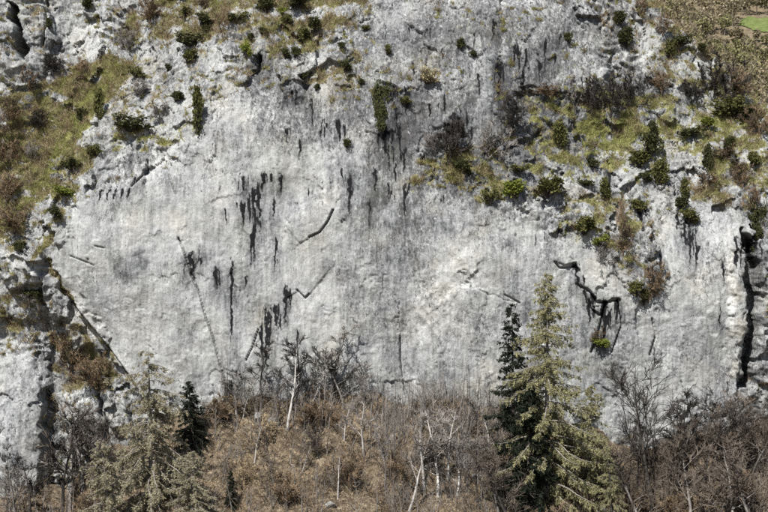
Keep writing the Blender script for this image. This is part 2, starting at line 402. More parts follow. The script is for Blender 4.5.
# stepped overhang
D += .42 * poly([(551,254),(556,261),(566,265),(577,262),(577,285),(588,288),(597,300),(608,302),(612,298),(620,298),(623,310),(618,345),(600,350),(575,340),(556,320),(549,280)], .9, False) * smooth(550, 570, PX) * (1 - smooth(268, 345, QY - .35 * (QX - 560)))
groove([(606,302),(602,320),(597,340),(592,352)], 1.5, .6); groove([(585,292),(592,310),(600,315)], 1.6, .6); groove([(618,300),(622,325),(612,352)], 1.0, .7)
groove([(555,262),(560,268),(577,267)], 1.0, .6); groove([(578,268),(577,284),(590,291),(598,303)], 1.1, .6); groove([(600,303),(620,300)], 1.0, .5)
# flake scars: the plate above stands out over the scar
D += -.17 * poly([(287,298),(297,291),(305,299),(316,286),(330,268),(335,250),(300,245),(280,262)], .7, False) * smooth(245, 285, QY)
D += -.19 * poly([(300,243),(312,236),(322,231),(328,220),(334,208),(322,200),(300,205),(285,225)], .7, False) * smooth(195, 226, QY * .8 + QX * .15)
groove([(297,290),(305,298),(309,294)], .9, .5); groove([(309,237),(320,232),(328,221),(333,210)], .95, .6)
for pts, w, d in [([(178,238),(184,252),(192,277),(199,292),(205,315),(214,340),(218,357),(226,385)], 1.0, .8), ([(400,338),(401,365),(405,395)], .9, .8), ([(462,283),(470,288),(478,289),(489,295),(495,295),(503,300),(515,302)], .7, .16),
                  ([(505,295),(520,303)], .6, .4), ([(70,256),(93,265)], .6, .35), ([(95,246),(104,248)], .5, .4), ([(160,150),(176,195)], .8, .5),
                  ([(258,330),(252,348),(246,360)], .8, .7), ([(652,318),(656,335),(650,355)], .9, .7), ([(135,178),(131,186),(146,172),(147,160)], .9, .8), ([(60,290),(95,330),(130,378)], 1.2, .9),
                  ([(655,60),(662,82)], .8, .6), ([(635,310),(640,345)], .6, .4)]:
    groove(pts, w, d * .75, False)
# chimney on the right
recess([(742,228),(750,236),(756,262),(759,300),(754,345),(747,388),(741,386),(746,340),(747,300),(744,270)], 3.0, 1.8)
D += -1.6 * poly([(757,250),(790,240),(800,400),(760,420),(750,395),(757,345),(761,300)], 3)
D += -.9 * poly([(733,240),(742,236),(746,275),(748,310),(742,350),(736,390),(730,330)], 4)
# small grassy ledges and the overhung lips under them
for pts, d in [([(505,150),(540,128),(545,136),(512,162)], .9), ([(520,86),(560,92),(600,106),(598,112),(555,100),(520,96)], .5), ([(300,75),(330,60),(345,66),(318,82),(304,92)], .9), ([(256,52),(262,54),(263,68),(257,70)], 1.2)]: recess(pts, d, 1.0)

# --- dark marks: (x, top, bottom, width) of seepage streaks and marks under bushes
STREAKS = [(243,177,194,3),(242,203,222,3),(249,200,220,2),(263,175,192,5),(258,186,232,4),(254,225,264,3),(253,190,216,3),(281,175,196,2.4),(274,198,218,1.8),(276,238,264,2),
 (232,262,335,2.4),(216,268,290,3),(246,277,291,2.2),(350,176,206,3),(286,288,326,3.4),(267,310,372,5),(275,306,326,4),(262,330,350,2),(192,254,276,5),(200,246,262,1.3),
 (500,60,96,4),(504,64,86,2.2),(518,46,70,3),(526,49,65,2.6),(524,69,88,2),(538,61,82,2.4),(494,20,40,2),(454,114,136,5),(459,119,133,2.2),(466,111,127,2),
 (394,87,110,3),(405,89,108,3),(400,124,148,3),(385,128,152,5),(388,146,168,3),(410,178,192,3),(388,184,200,3),(404,188,216,2.4),(640,200,228,4),(686,216,248,6),(691,232,264,3),
 (697,244,264,2.5),(723,263,282,2),(720,308,326,2),(259,55,69,4),(578,265,288,5),(594,296,312,5),(604,302,345,5),(590,300,320,4),(618,300,322,3),(296,90,104,3),(322,120,135,3),(312,100,125,2.4),
 (286,130,145,2.5),(300,140,155,2),(338,120,140,4),(560,225,232,2),(610,170,190,2.5),(660,255,276,2),(735,238,266,3),(752,240,262,4),(430,105,118,2.2),(445,95,110,2),(478,75,92,2.4),(560,35,48,2.4),(471,128,140,2.4),
 (405,150,166,3),(395,165,178,2.5),(375,170,190,2.4),(370,200,222,1.8),(297,330,350,1.5),(225,210,222,1.5),(610,120,132,2),(545,40,62,2),(555,55,66,2)]
streak = np.zeros_like(D)  # seepage streaks, other dark marks, and the chimney's painted shade
sw = fbm(PX * .35, PY * .06, 3, 77)
def blot(x0, y0, y1, w, lean=0):
    m = (np.abs(PX - x0) < w * 3 + abs(lean) + 4) & (PY > y0 - 5) & (PY < y1 + 6)
    x = PX[m]; y = PY[m]; t = (y - y0) / (y1 - y0)
    c = x0 + lean * t + fbm(y * .13, x * 0 + x0, 3, 5) * w * .6
    half = w * .5 * (1 - .55 * np.clip(t, 0, 1)) * (1 + 1.6 * sw[m])
    v = (1 - smooth(.3, 1.75, np.abs(x - c) / np.maximum(half, .5))) * smooth(-.2, .12, t) * (1 - smooth(.55, 1.2, t))
    streak[m] = np.maximum(streak[m], v)
r3_ = random.Random(9)
for x, a, b, w in STREAKS:
    ln = r3_.uniform(-2, 2); blot(x, a - 1, b + (b - a) * r3_.uniform(.1, .5), w * r3_.uniform(.85, 1.15), ln)
    if b - a > 18: blot(x + r3_.uniform(-1, 1), a + (b - a) * .1, a + (b - a) * .55, w * 1.5, ln * .4)
    for _ in range(2 if w >= 3 else 0):
        L = (b - a) * r3_.uniform(.3, .9); a2_ = a + (b - a) * r3_.uniform(-.1, .5); blot(x + r3_.choice((-1, 1)) * r3_.uniform(.8, 1.9) * w, a2_, a2_ + L, w * r3_.uniform(.25, .6))
for i in range(5): blot(102 + i * 7, 190 - i * .5, 204 - i, 2.6, -4)
r2_ = random.Random(5)
for i in range(26):   # minor seeps of the upper middle wall
    x = r2_.gauss(430, 75); y = r2_.uniform(25, 205)
    if 320 < x < 600: blot(x, y, y + r2_.uniform(4, 18), r2_.uniform(.8, 2.2), r2_.uniform(-1.5, 1.5))
for i in range(8):
    x = r2_.uniform(90, 735); y = r2_.uniform(170, 390); blot(x, y, y + r2_.uniform(4, 16), r2_.uniform(.5, 1.2))
halo = np.zeros_like(D)
for x, a, b, w in STREAKS:
    W_ = w * 2.2 + 2; m = (np.abs(PX - x) < W_ * 1.6) & (PY > a - 6) & (PY < b + (b - a) * 1.3 + 6); t_ = (PY[m] - a) / (b - a)
    halo[m] = np.maximum(halo[m], (1 - smooth(.2, 1.4, np.abs(PX[m] - x) / W_ * (1 - .5 * sw[m]))) * smooth(-.3, .2, t_) * (1 - smooth(.7, 2.0, t_)))
streak = np.maximum(streak, .62 * poly([(44,392),(50,400),(62,432),(68,545),(40,545),(41,430)], 2) * smooth(-.5, .2, fbm(PX * .12, PY * .05, 3, 8)))  # darker tone over the lower-left recess, broken by noise
streak = np.maximum(streak, .42 * poly([(744,232),(752,238),(760,300),(756,350),(748,392),(742,386),(744,300)], 2))  # shade of the chimney painted into the rock colour
streak = np.maximum(streak, .7 * poly([(72,440),(85,425),(100,470),(95,545),(74,545)], 5) * smooth(-.2, .3, fbm(PX * .1, PY * .06, 3, 9)))  # darker tone over the second recess, broken by noise

# --- tone of the bare rock: lichen-grey against fresh white limestone
tone = .43 + .12 * fbm(PX * .035, PY * .012, 4, 90) + .12 * fbm(PX * .016, PY * .016, 4, 92) + .09 * fbm(PX * .15, PY * .028, 4, 95) + .08 * fbm(PX * .09, PY * .08, 4, 97)
def patch(v, pts, soft): 
    global tone
    tone = tone + v * poly(pts, soft)
patch(-.15, [(330,60),(380,20),(480,10),(560,20),(560,150),(480,230),(430,250),(380,330),(330,320),(350,230),(335,150)], 18)
patch(-.08, [(500,100),(560,95),(580,160),(520,170),(500,140)], 12)
patch(-.26, [(112,262),(122,255),(130,262),(142,248),(150,262),(140,275),(126,284),(114,275)], 3)
patch(-.18, [(108,188),(140,180),(140,205),(110,215)], 8); patch(-.09, [(380,200),(410,200),(400,330),(378,320)], 10)
patch(-.10, [(240,60),(300,60),(330,130),(320,160),(270,100)], 10)
for pts in [[(296,296),(305,301),(316,288),(320,292),(312,315),(300,312)], [(100,175),(150,160),(165,165),(150,180),(110,186)], [(150,140),(200,135),(190,160),(150,165)], [(235,42),(262,40),(250,60),(238,64)],
            [(290,60),(310,50),(318,60),(300,90),(292,92)], [(562,258),(600,262),(615,290),(598,295),(580,278),(564,270)], [(64,390),(95,388),(98,425),(72,425)], [(0,250),(38,255),(40,285),(10,285)], [(-20,45),(20,60),(26,84),(0,95),(-20,100)],
            [(600,0),(640,20),(660,80),(610,70)], [(680,20),(735,75),(700,80),(665,60)], [(60,265),(135,375),(150,400),(125,380),(66,300)], [(700,215),(735,225),(735,330),(690,300)], [(75,25),(110,15),(115,55),(70,60)], [(415,300),(440,262),(480,240),(465,300),(420,370)]]:
    patch(.15, pts, 5)
tone += -.03 * rough - .20 * halo + .15 * arc_m * arcs
tone += .07 * poly([(440,-20),(600,-20),(640,60),(560,60),(480,70)], 20)
ochre = smooth(.15, .6, fbm(PX * .02, PY * .02, 3, 101)) * .3
for pts, v in [([(325,60),(370,70),(350,110),(310,100)], .6), ([(100,270),(230,330),(330,200),(240,100),(380,330),(230,390),(120,380)], .12), ([(730,250),(742,250),(745,330),(738,400),(728,390)], .7), ([(395,180),(420,170),(415,195)], .7),
               ([(420,260),(500,210),(480,260),(430,350)], .35), ([(455,380),(500,360),(500,400),(460,405)], .6), ([(30,0),(50,0),(40,40),(28,30)], .6)]: ochre = np.maximum(ochre, v * poly(pts, 10) * smooth(-.5, .4, fbm(PX * .06, PY * .05, 3, 103)))
speck = .40 + .35 * fbm(PX * .03, PY * .02, 3, 105) + .35 * poly([(230,40),(340,60),(420,0),(600,0),(660,90),(560,170),(420,220),(340,140),(270,130)], 20) * .75 + .2 * rough - .22 * poly([(60,240),(200,180),(350,200),(340,390),(140,390)], 20)

# slope of the rock decides where soil holds inside a zone
gyz = np.gradient(D, axis=0) / (-STEP * K)
hold = smooth(-.1, 1.6, gyz)
k5 = np.ones(5) / 5
hold = np.apply_along_axis(lambda v: np.convolve(v, k5, 'same'), 0, hold)
vegm = np.clip(veg * (.35 + .75 * hold) + .95 * veg * fbm(WX * .42, WZ * .5, 4, 110) + .2 * veg, 0, 1)
vegm = np.maximum(vegm, .72 * (1 - smooth(.03, .14, e2)) * smooth(.35, .8, rough) * smooth(-.15, .35, fbm(WX * .2, WZ * .2, 3, 111)))
vegm = np.maximum(vegm, np.clip((hold - .72) * .8, 0, 1) * smooth(.3, .9, rough) * .8)
dots = smooth(.30, .5, fbm(WX * 1.15, WZ * 1.4, 3, 160)) * smooth(-.35, .25, fbm(WX * .15, WZ * .15, 2, 161)) * smooth(.3, .75, rough + .5 * mid_rough * (PY < 110))
vegm = np.maximum(vegm, .85 * dots * ((PY < 330) | (PX < 140))); green = np.where((dots > .3) & (veg < .3), .45, green)
D -= .10 * smooth(.4, .7, vegm) * (.5 + fbm(WX * 3, WZ * 3, 2, 120))

verts = np.stack([WX, D, WZ], -1).reshape(-1, 3)
idx = np.arange(NR * NC).reshape(NR, NC)
quads = np.stack([idx[:-1, :-1], idx[1:, :-1], idx[1:, 1:], idx[:-1, 1:]], -1)
# the skyline of the spur, upper right: rock ends there and the far hillside shows behind
skx = np.array([600, 640, 652, 668, 690, 705, 722, 738, 752, 772, 800, 870]); sky_ = np.array([-90, -40, -6, 12, 30, 42, 60, 74, 92, 104, 112, 120])
lim = np.interp(PX, skx, sky_, left=-999) + fbm(WX * .7, WZ * .0 + 3, 3, 130) * 9
roll = smooth(9, -3, PY - lim); D2 = D + roll ** 2 * 5
verts[:, 1] = D2.ravel()
D = D2
keep = (PY > lim - 1.5)
kq = keep[:-1, :-1] & keep[1:, 1:] & keep[1:, :-1] & keep[:-1, 1:]
quads = quads[kq].reshape(-1, 4)
used = np.zeros(NR * NC, bool); used[quads.ravel()] = True; remap = np.cumsum(used) - 1
cliff = mesh_np('cliff', verts[used], remap[quads], M['rock'], smooth_shade=True)
def color_attr(o, name, chans):
    a = o.data.color_attributes.new(name, 'FLOAT_COLOR', 'POINT')
    a.data.foreach_set('color', np.ascontiguousarray(np.stack([c.ravel()[used] for c in chans], -1), np.float32).ravel())
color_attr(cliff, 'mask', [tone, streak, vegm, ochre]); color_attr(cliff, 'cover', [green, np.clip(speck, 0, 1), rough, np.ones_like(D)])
tag(cliff, 'grey limestone cliff with black seepage streaks and grassy ledges', kind='structure')

def D_at(x, z):
    c = np.clip((np.asarray(x) - gx[0]) / (gx[1] - gx[0]), 0, NC - 1.01); r = np.clip((np.asarray(z) - gz[0]) / (gz[1] - gz[0]), 0, NR - 1.01)
    return D[np.round(r).astype(int), np.round(c).astype(int)]
def on_cliff(px, py):
    d = 3.0
    for _ in range(6):
        s = (DIST + d) / DIST; x = (px - 384) * K * s; z = CZ + (256 - py) * K * s; d = float(D_at(x, z))
    return np.array([x, d, z])

# ------------------------------------------------------------------ wooded slope below the cliff, valley floor
bx = np.array([-400, -60, 0, 60, 110, 160, 220, 260, 330, 400, 480, 560, 650, 700, 768, 850, 1200]); by = np.array([470, 475, 482, 490, 455, 425, 404, 398, 392, 400, 404, 425, 448, 436, 424, 420, 420])
def ground_z(x, y):
    x = np.asarray(x, float); y = np.asarray(y, float)
    zb = (512 - np.interp(x / K + 384, bx, by)) * K + fbm(x * .23, x * 0, 3, 220) * 1.1
    z = zb + np.where(y < 0, .62 * y, .15 * y)
    z = z + fbm(x * .16, y * .16, 3, 200) * 1.5 * smooth(6, -2, y) + fbm(x * .7, y * .7, 3, 201) * .28
    far = -32 + fbm(x * .01, y * .01, 3, 204) * 6
    return np.maximum(z, far) * (1 - smooth(-50, -70, y)) + far * smooth(-50, -70, y)
def grid_obj(name, xs, ys, zf, m):
    X, Y = np.meshgrid(xs, ys); Z = zf(X, Y); i = np.arange(X.size).reshape(X.shape)
    q = np.stack([i[:-1, :-1], i[:-1, 1:], i[1:, 1:], i[1:, :-1]], -1).reshape(-1, 4)
    return mesh_np(name, np.stack([X, Y, Z], -1).reshape(-1, 3), q, m, smooth_shade=True)
def soil_mat(name, cols, sc_=1.5, grass=None):
    m, nt, b = mat(name); t = NT(nt); p = t.pos()
    c = t.ramp(t.noise(p, sc_, 7, .72), *cols)
    if grass: c = t.mix(t.ramp(t.noise(p, .05, 3, .5), (.45, 0), (.6, 1)), c, grass)
    t.lk(c, b.inputs['Base Color']); t.lk(t.bump(t.noise(p, 4, 6, .7), .3), b.inputs['Normal']); return m
xs = np.concatenate([np.linspace(-900, -62, 24), np.arange(-60, 60, .4), np.linspace(60, 900, 24)])
ys = np.concatenate([np.linspace(-1400, -60, 30), np.arange(-58, 5.1, .4)])
slope = grid_obj('slope', xs, ys, ground_z, soil_mat('leaf_mould', [(.3, (.035, .027, .02)), (.45, (.10, .077, .054)), (.58, (.22, .175, .12)), (.72, (.40, .335, .24))]))
tag(slope, 'wooded slope of brown leaf litter below the cliff', kind='structure')

# far hillside with its meadow
def hill_z(x, y): return 20 + (y - 150) * .40 + fbm(x * .012, y * .012, 3, 210) * 5 - np.maximum(0, 60 - x) * .10
hill = grid_obj('hillside', np.linspace(-260, 420, 120), np.linspace(90, 760, 130), hill_z,
                soil_mat('wooded_hillside_soil', [(.3, (.07, .055, .036)), (.5, (.16, .13, .085)), (.7, (.26, .22, .145))], .6))
tag(hill, 'brown wooded hillside far behind the cliff', kind='structure')
def on_hill(px, py):
    lo, hi = 100., 700.
    for _ in range(40):
        d = (lo + hi) / 2; s = (DIST + d) / DIST; x = (px - 384) * K * s; z = CZ + (256 - py) * K * s
        if hill_z(np.array(x), np.array(d)) > z: hi = d
        else: lo = d
    return np.array([x, d, float(hill_z(np.array(x), np.array(d)))])
mp = [on_hill(px, py) for px, py in [(738,24),(748,17),(775,20),(790,26),(790,36),(768,33),(752,31)]]
mc = np.mean(mp, 0); mpx = np.array(mp)
nu, nv = 40, 12
MV, MF = [], []
for j in range(nv + 1):
    for i in range(nu + 1):
        u, v = i / nu, j / nv
        ang = u * 2 * pi
        # radial blend between centre and outline
        f = u * len(mp); a = mpx[int(f) % len(mp)]; b_ = mpx[(int(f) + 1) % len(mp)]; e = a + (b_ - a) * (f - int(f)); e = mc + (e - mc) * (1 + .22 * float(pn(np.array(u * 19.), np.array(.5), 3)) + .12 * float(pn(np.array(u * 47.), np.array(.5), 4)))
        p = mc + (e - mc) * v; MV.append((p[0], p[1], float(hill_z(np.array(p[0]), np.array(p[1]))) + .35))
for j in range(nv):
    for i in range(nu): a = j * (nu + 1) + i; MF.append((a, a + 1, a + nu + 2, a + nu + 1))
meadow = mesh_np('meadow', np.array(MV), np.array(MF), soil_mat('meadow_turf', [(.3, (.08, .10, .033)), (.5, (.125, .155, .05)), (.7, (.20, .215, .09))], .5))
tag(meadow, 'small bright green meadow on the far hillside', kind='structure')

# ------------------------------------------------------------------ plant builders
def empty(name, loc=(0, 0, 0)):
    o = bpy.data.objects.new(name, None); COL.objects.link(o); o.location = loc; o.empty_display_size = .3; return o
def set_mat(o, m):
    o.material_slots[0].link = 'OBJECT'; o.material_slots[0].material = m
def bend_path(p, d, L, n, wob_, trop):
    pts = [p]; d = unit(d)
    for i in range(n):
        d = unit(d + np.array([random.gauss(0, wob_), random.gauss(0, wob_), random.gauss(0, wob_) + trop])); pts.append(pts[-1] + d * L / n)
    return pts, d
def side_dir(d, ang):
    r = unit(np.cross(d, np.array([random.gauss(0, 1), random.gauss(0, 1), random.gauss(0, 1)])))
    return unit(d * cos(ang) + r * sin(ang))
def bare_tree(seed, H=7.0, limbs=9, spread=.75, lean=.08, stems=1, trunk_r=None, dense=1.0, droop=.05, first=.3, twig_r=.017):
    """bare broadleaf: returns (trunk mesh arrays, crown mesh arrays); unit: metres, base at origin"""
    random.seed(seed); T = Tubes(); Cn = Tubes()
    for s in range(stems):
        r0 = (trunk_r or H * .015) * (1 if stems == 1 else rnd(.55, .9)); h = H * (1 if s == 0 else rnd(.65, .95))
        d0 = np.array([random.gauss(0, lean), random.gauss(0, lean), 1.]) if stems == 1 else np.array([random.gauss(0, .35), random.gauss(0, .35), 1.])
        base = np.array([0, 0, -.5]) if stems == 1 else np.array([random.gauss(0, .12 * H * .2), random.gauss(0, .12 * H * .2), -.4])
        pts, d = bend_path(base, d0, h + .4, 9, .055, .03); rad = [r0 * (1.25 if i == 0 else (1 - i / 9) ** .8 + .10) for i in range(10)]
        T.add(pts, rad, 6)
        for k in range(limbs):
            t = first + (1 - first) * (k + rnd(.1, .9)) / limbs; f = t * 9; i = min(8, int(f)); p = pts[i] + (pts[i + 1] - pts[i]) * (f - i)
            ax = unit(pts[i + 1] - pts[i]); L = h * rnd(.30, .55) * spread * (1.2 - .7 * t)
            lp, ld = bend_path(p, side_dir(ax, rnd(.55, 1.15)), L, 5, .17, .10)
            lr = max(.016, r0 * (1 - t) * .36 + .010)
            T.add(lp, [lr * (1 - j / 5.5) + .004 for j in range(6)], 4)
            for b in range(int(rnd(7, 10) * dense)):
                tt = rnd(.2, 1.0) * 5; j = min(4, int(tt)); q = lp[j] + (lp[j + 1] - lp[j]) * (tt - j)
                bp, bd = bend_path(q, side_dir(unit(lp[j + 1] - lp[j]), rnd(.35, .9)), L * rnd(.3, .6), 3, .2, droop)
                Cn.add(bp, [twig_r * 1.9, twig_r * 1.5, twig_r * 1.1, twig_r * .5], 3)
                for w in range(int(rnd(8, 13) * dense)):
                    u = rnd(.15, 1.0) * 3; j2 = min(2, int(u)); q2 = bp[j2] + (bp[j2 + 1] - bp[j2]) * (u - j2)
                    wp, _ = bend_path(q2, side_dir(unit(bp[j2 + 1] - bp[j2]), rnd(.3, .9)), L * rnd(.14, .32), 2, .22, droop)
                    Cn.add(wp, [twig_r, twig_r * .8, twig_r * .35], 3)
    return T.arrays(), Cn.arrays()
class Kind:
    """a plant kind: part name -> (mesh, default material); stamp() places one individual with its parts"""
    def __init__(s, parts): s.parts = parts
    def stamp(s, name, loc, scale, rz, label, cat, group=None, mats=None, tilt=(0, 0)):
        root = empty(name, loc); root.scale = scale if hasattr(scale, '__len__') else (scale,) * 3
        root.rotation_euler = (tilt[0], tilt[1], rz)
        for pn_, me in s.parts:
            o = bpy.data.objects.new(pn_, me); COL.objects.link(o); o.parent = root
            if mats and pn_ in mats: set_mat(o, mats[pn_])
        return tag(root, label, cat, group)
def tree_kind(nm, **kw):
    (tv, tf), (cv, cf) = bare_tree(**kw)
    return Kind([('trunk', mesh_np('trunk', tv, tf, M['bark_grey'], smooth_shade=True, link=False)), ('crown', mesh_np('crown', cv, cf, M['twig_grey'], link=False))])

SAPLINGS = [tree_kind('s', seed=30 + i, H=7, limbs=[9, 11, 8, 12, 10, 9][i], spread=[.7, .55, .9, .75, .6, .8][i], lean=[.05, .12, .16, .08, .1, .2][i], dense=[.8, .9, .8, 1, .8, .9][i], first=[.35, .3, .4, .25, .35, .3][i]) for i in range(6)]
BIG_TREE = tree_kind('b', seed=51, H=12, limbs=13, spread=1.0, lean=.1, dense=.9, trunk_r=.2, first=.3, twig_r=.024)
THICKETS = [tree_kind('t', seed=60 + i, H=3.4, limbs=6, spread=1.1, stems=[5, 6, 4][i], dense=1.0, droop=.03, first=.12, twig_r=.020, trunk_r=.05) for i in range(3)]

# conifers ---------------------------------------------------------
def conifer(seed, H, half, n_br, start=.06, droop=.5, twigs=18, tuft=10, needle=.26, gaps=.15, trunk_r=None, top_thin=0.0, hang=.6, profile=.85, aniso=.22, irregular=.25):
    random.seed(seed); global rng; rng = np.random.default_rng(seed)
    T = Tubes(); tr = trunk_r or H * .013
    pts, _ = bend_path(np.array([0, 0, -1.]), np.array([random.gauss(0, .02), random.gauss(0, .02), 1.]), H + 1, 12, .018, .02)
    T.add(pts, [tr * (1.2 - i / 12 * 1.15) + .01 for i in range(13)], 7)
    Br = Tubes(); tips, dirs = [], []
    for k in range(n_br):
        t = start + (1 - start) * ((k + rnd(0, 1)) / n_br) ** .9
        if random.random() < (gaps * .6 if t < 1 - top_thin else .5): continue
        f = t * 12; i = min(11, int(f)); p = pts[i] + (pts[i + 1] - pts[i]) * (f - i)
        L = half * (1 - t) ** profile * max(.18, rnd(1 - irregular * 1.3, 1 + irregular * .45)) + .3
        if t > 1 - top_thin: L *= rnd(.7, 1.7)
        a = rnd(0, 2 * pi); d = np.array([cos(a), sin(a), rnd(-.05, .25) + .5 * t])
        n = 6; q = [p]; dd = unit(d)
        for s in range(n):
            dd = unit(dd + np.array([random.gauss(0, .07), random.gauss(0, .07), (-droop * .3 if s < 4 else droop * .28) + random.gauss(0, .05)])); q.append(q[-1] + dd * L / n)
        br = .012 + .012 * L
        Br.add(q, [br * (1 - s / 6.5) + .004 for s in range(n + 1)], 4)
        m = max(4, int(twigs * (L / half) ** .7))
        if t > 1 - top_thin: m = int(m * .7)
        for w in range(m):
            u = rnd(.12, 1.0) * n; j = min(n - 1, int(u)); b0 = q[j] + (q[j + 1] - q[j]) * (u - j); ax = unit(q[j + 1] - q[j])
            sd = unit(np.cross(ax, np.array([0, 0, 1.]))) * random.choice((-1, 1))
            wd = unit(ax * rnd(.3, .9) + sd * rnd(.2, .9) + np.array([0, 0, -hang * rnd(.4, 1.6)]))
            WL = rnd(.35, 1.0) * (.35 + .16 * L) * (1.1 - .4 * u / n)
            w1 = b0 + wd * WL * .5; wd2 = unit(wd + np.array([0, 0, -hang * .5])); w2 = w1 + wd2 * WL * .5
            Br.add([b0, w1, w2], [.010, .008, .004], 3)
            c = max(3, int(tuft * WL / .8))
            for e in range(c):
                v = (e + rnd(0, 1)) / c; pp = b0 + (w1 - b0) * v * 2 if v < .5 else w1 + (w2 - w1) * (v - .5) * 2
                tips.append(pp); dirs.append(wd)
    P = np.repeat(np.array(tips), 2, 0); Dn = np.repeat(np.array(dirs), 2, 0)
    P = P + rng.normal(size=P.shape) * .03
    V, F = tri_leaves(P, needle, aniso, -.1, Dn + rng.normal(size=P.shape) * .7)
    return T.arrays(), Br.arrays(), (V, F)
def conifer_kind(foliage, barkm='bark_grey', twigm='twig_grey', **kw):
    t, b, f = conifer(**kw)
    return Kind([('trunk', mesh_np('trunk', *t, M[barkm], smooth_shade=True, link=False)), ('branches', mesh_np('branches', *b, M[twigm], link=False)), ('needles', mesh_np('needles', *f, M[foliage], link=False))])

# evergreen bushes ---------------------------------------------------
def bush_kind(seed, shape, foliage, n=1300, leaf=.10):
    """about 1 m wide, 1 m tall (juniper: narrow flame), base at the origin, made of leaf clumps on short stems"""
    random.seed(seed); global rng; rng = np.random.default_rng(seed)
    S = Tubes(); P = []; ell = np.array([rnd(.8, 1.15), 1, rnd(.75, 1.15)])
    nc = {'round': 17, 'flame': 20, 'sprawl': 24, 'hang': 26}[shape]
    for k in range(nc):
        if shape == 'flame':
            h = rnd(.08, 1.0); r = .30 * math.sqrt(max(.02, 1 - h)) * (h + .35); a = rnd(0, 2 * pi); c = np.array([cos(a) * r, sin(a) * r, h * .92]); cr = .15 * (1.15 - .6 * h)
        elif shape == 'hang':
            h = rnd(-1, .15); r = .36 * (1 - .55 * abs(h + .25)); c = np.array([rnd(-r, r), rnd(-.12, .12), h]); cr = .17 * (1.1 + .4 * h)
        elif shape == 'sprawl':
            c = np.array([rnd(-.48, .48), rnd(-.4, .4), rnd(.1, .8) * (1 - .5 * abs(rnd(-1, 1)))]); cr = rnd(.10, .18)
        else:
            v = unit(np.array([random.gauss(0, 1), random.gauss(0, 1), random.gauss(.35, .9)])); c = v * rnd(.12, .50) * ell + np.array([0, 0, .42]); cr = rnd(.09, .20)
        m = int(n / nc * rnd(.6, 1.4)); g = rng.normal(size=(m, 3)); g /= np.linalg.norm(g, axis=1, keepdims=True)
        q = c + g * cr * rng.uniform(.45, 1.08, (m, 1)) ** .5 * np.array([1, 1, 1.5 if shape == 'flame' else .9])
        stray = rng.random(m) < .16; q[stray] += g[stray] * cr * .7; q[:, 2] += rng.normal(size=m) * .015
        P.append(q)
        st = np.array([0, 0.05, -.12 if shape != 'hang' else .15]); mid = (st + c) / 2 + np.array([random.gauss(0, .04), 0, -.03])
        S.add([st, mid, c], [.022, .015, .006], 4)
    P = np.concatenate(P); V, F = tri_leaves(P, leaf, .34, .25 if shape != 'hang' else -.3)
    return Kind([('stems', mesh_np('stems', *S.arrays(), M['bark_dark'], link=False)), ('foliage', mesh_np('foliage', V, F, M[foliage], link=False))])
ROUND = [bush_kind(70 + i, 'round', 'dark_leaf') for i in range(4)]
FLAME = [bush_kind(80 + i, 'flame', 'juniper', 1300, .09) for i in range(3)]
SPRAWL = [bush_kind(90 + i, 'sprawl', 'juniper', 1100, .10) for i in range(3)]
HANG = [bush_kind(97, 'hang', 'juniper', 2600, .085)]

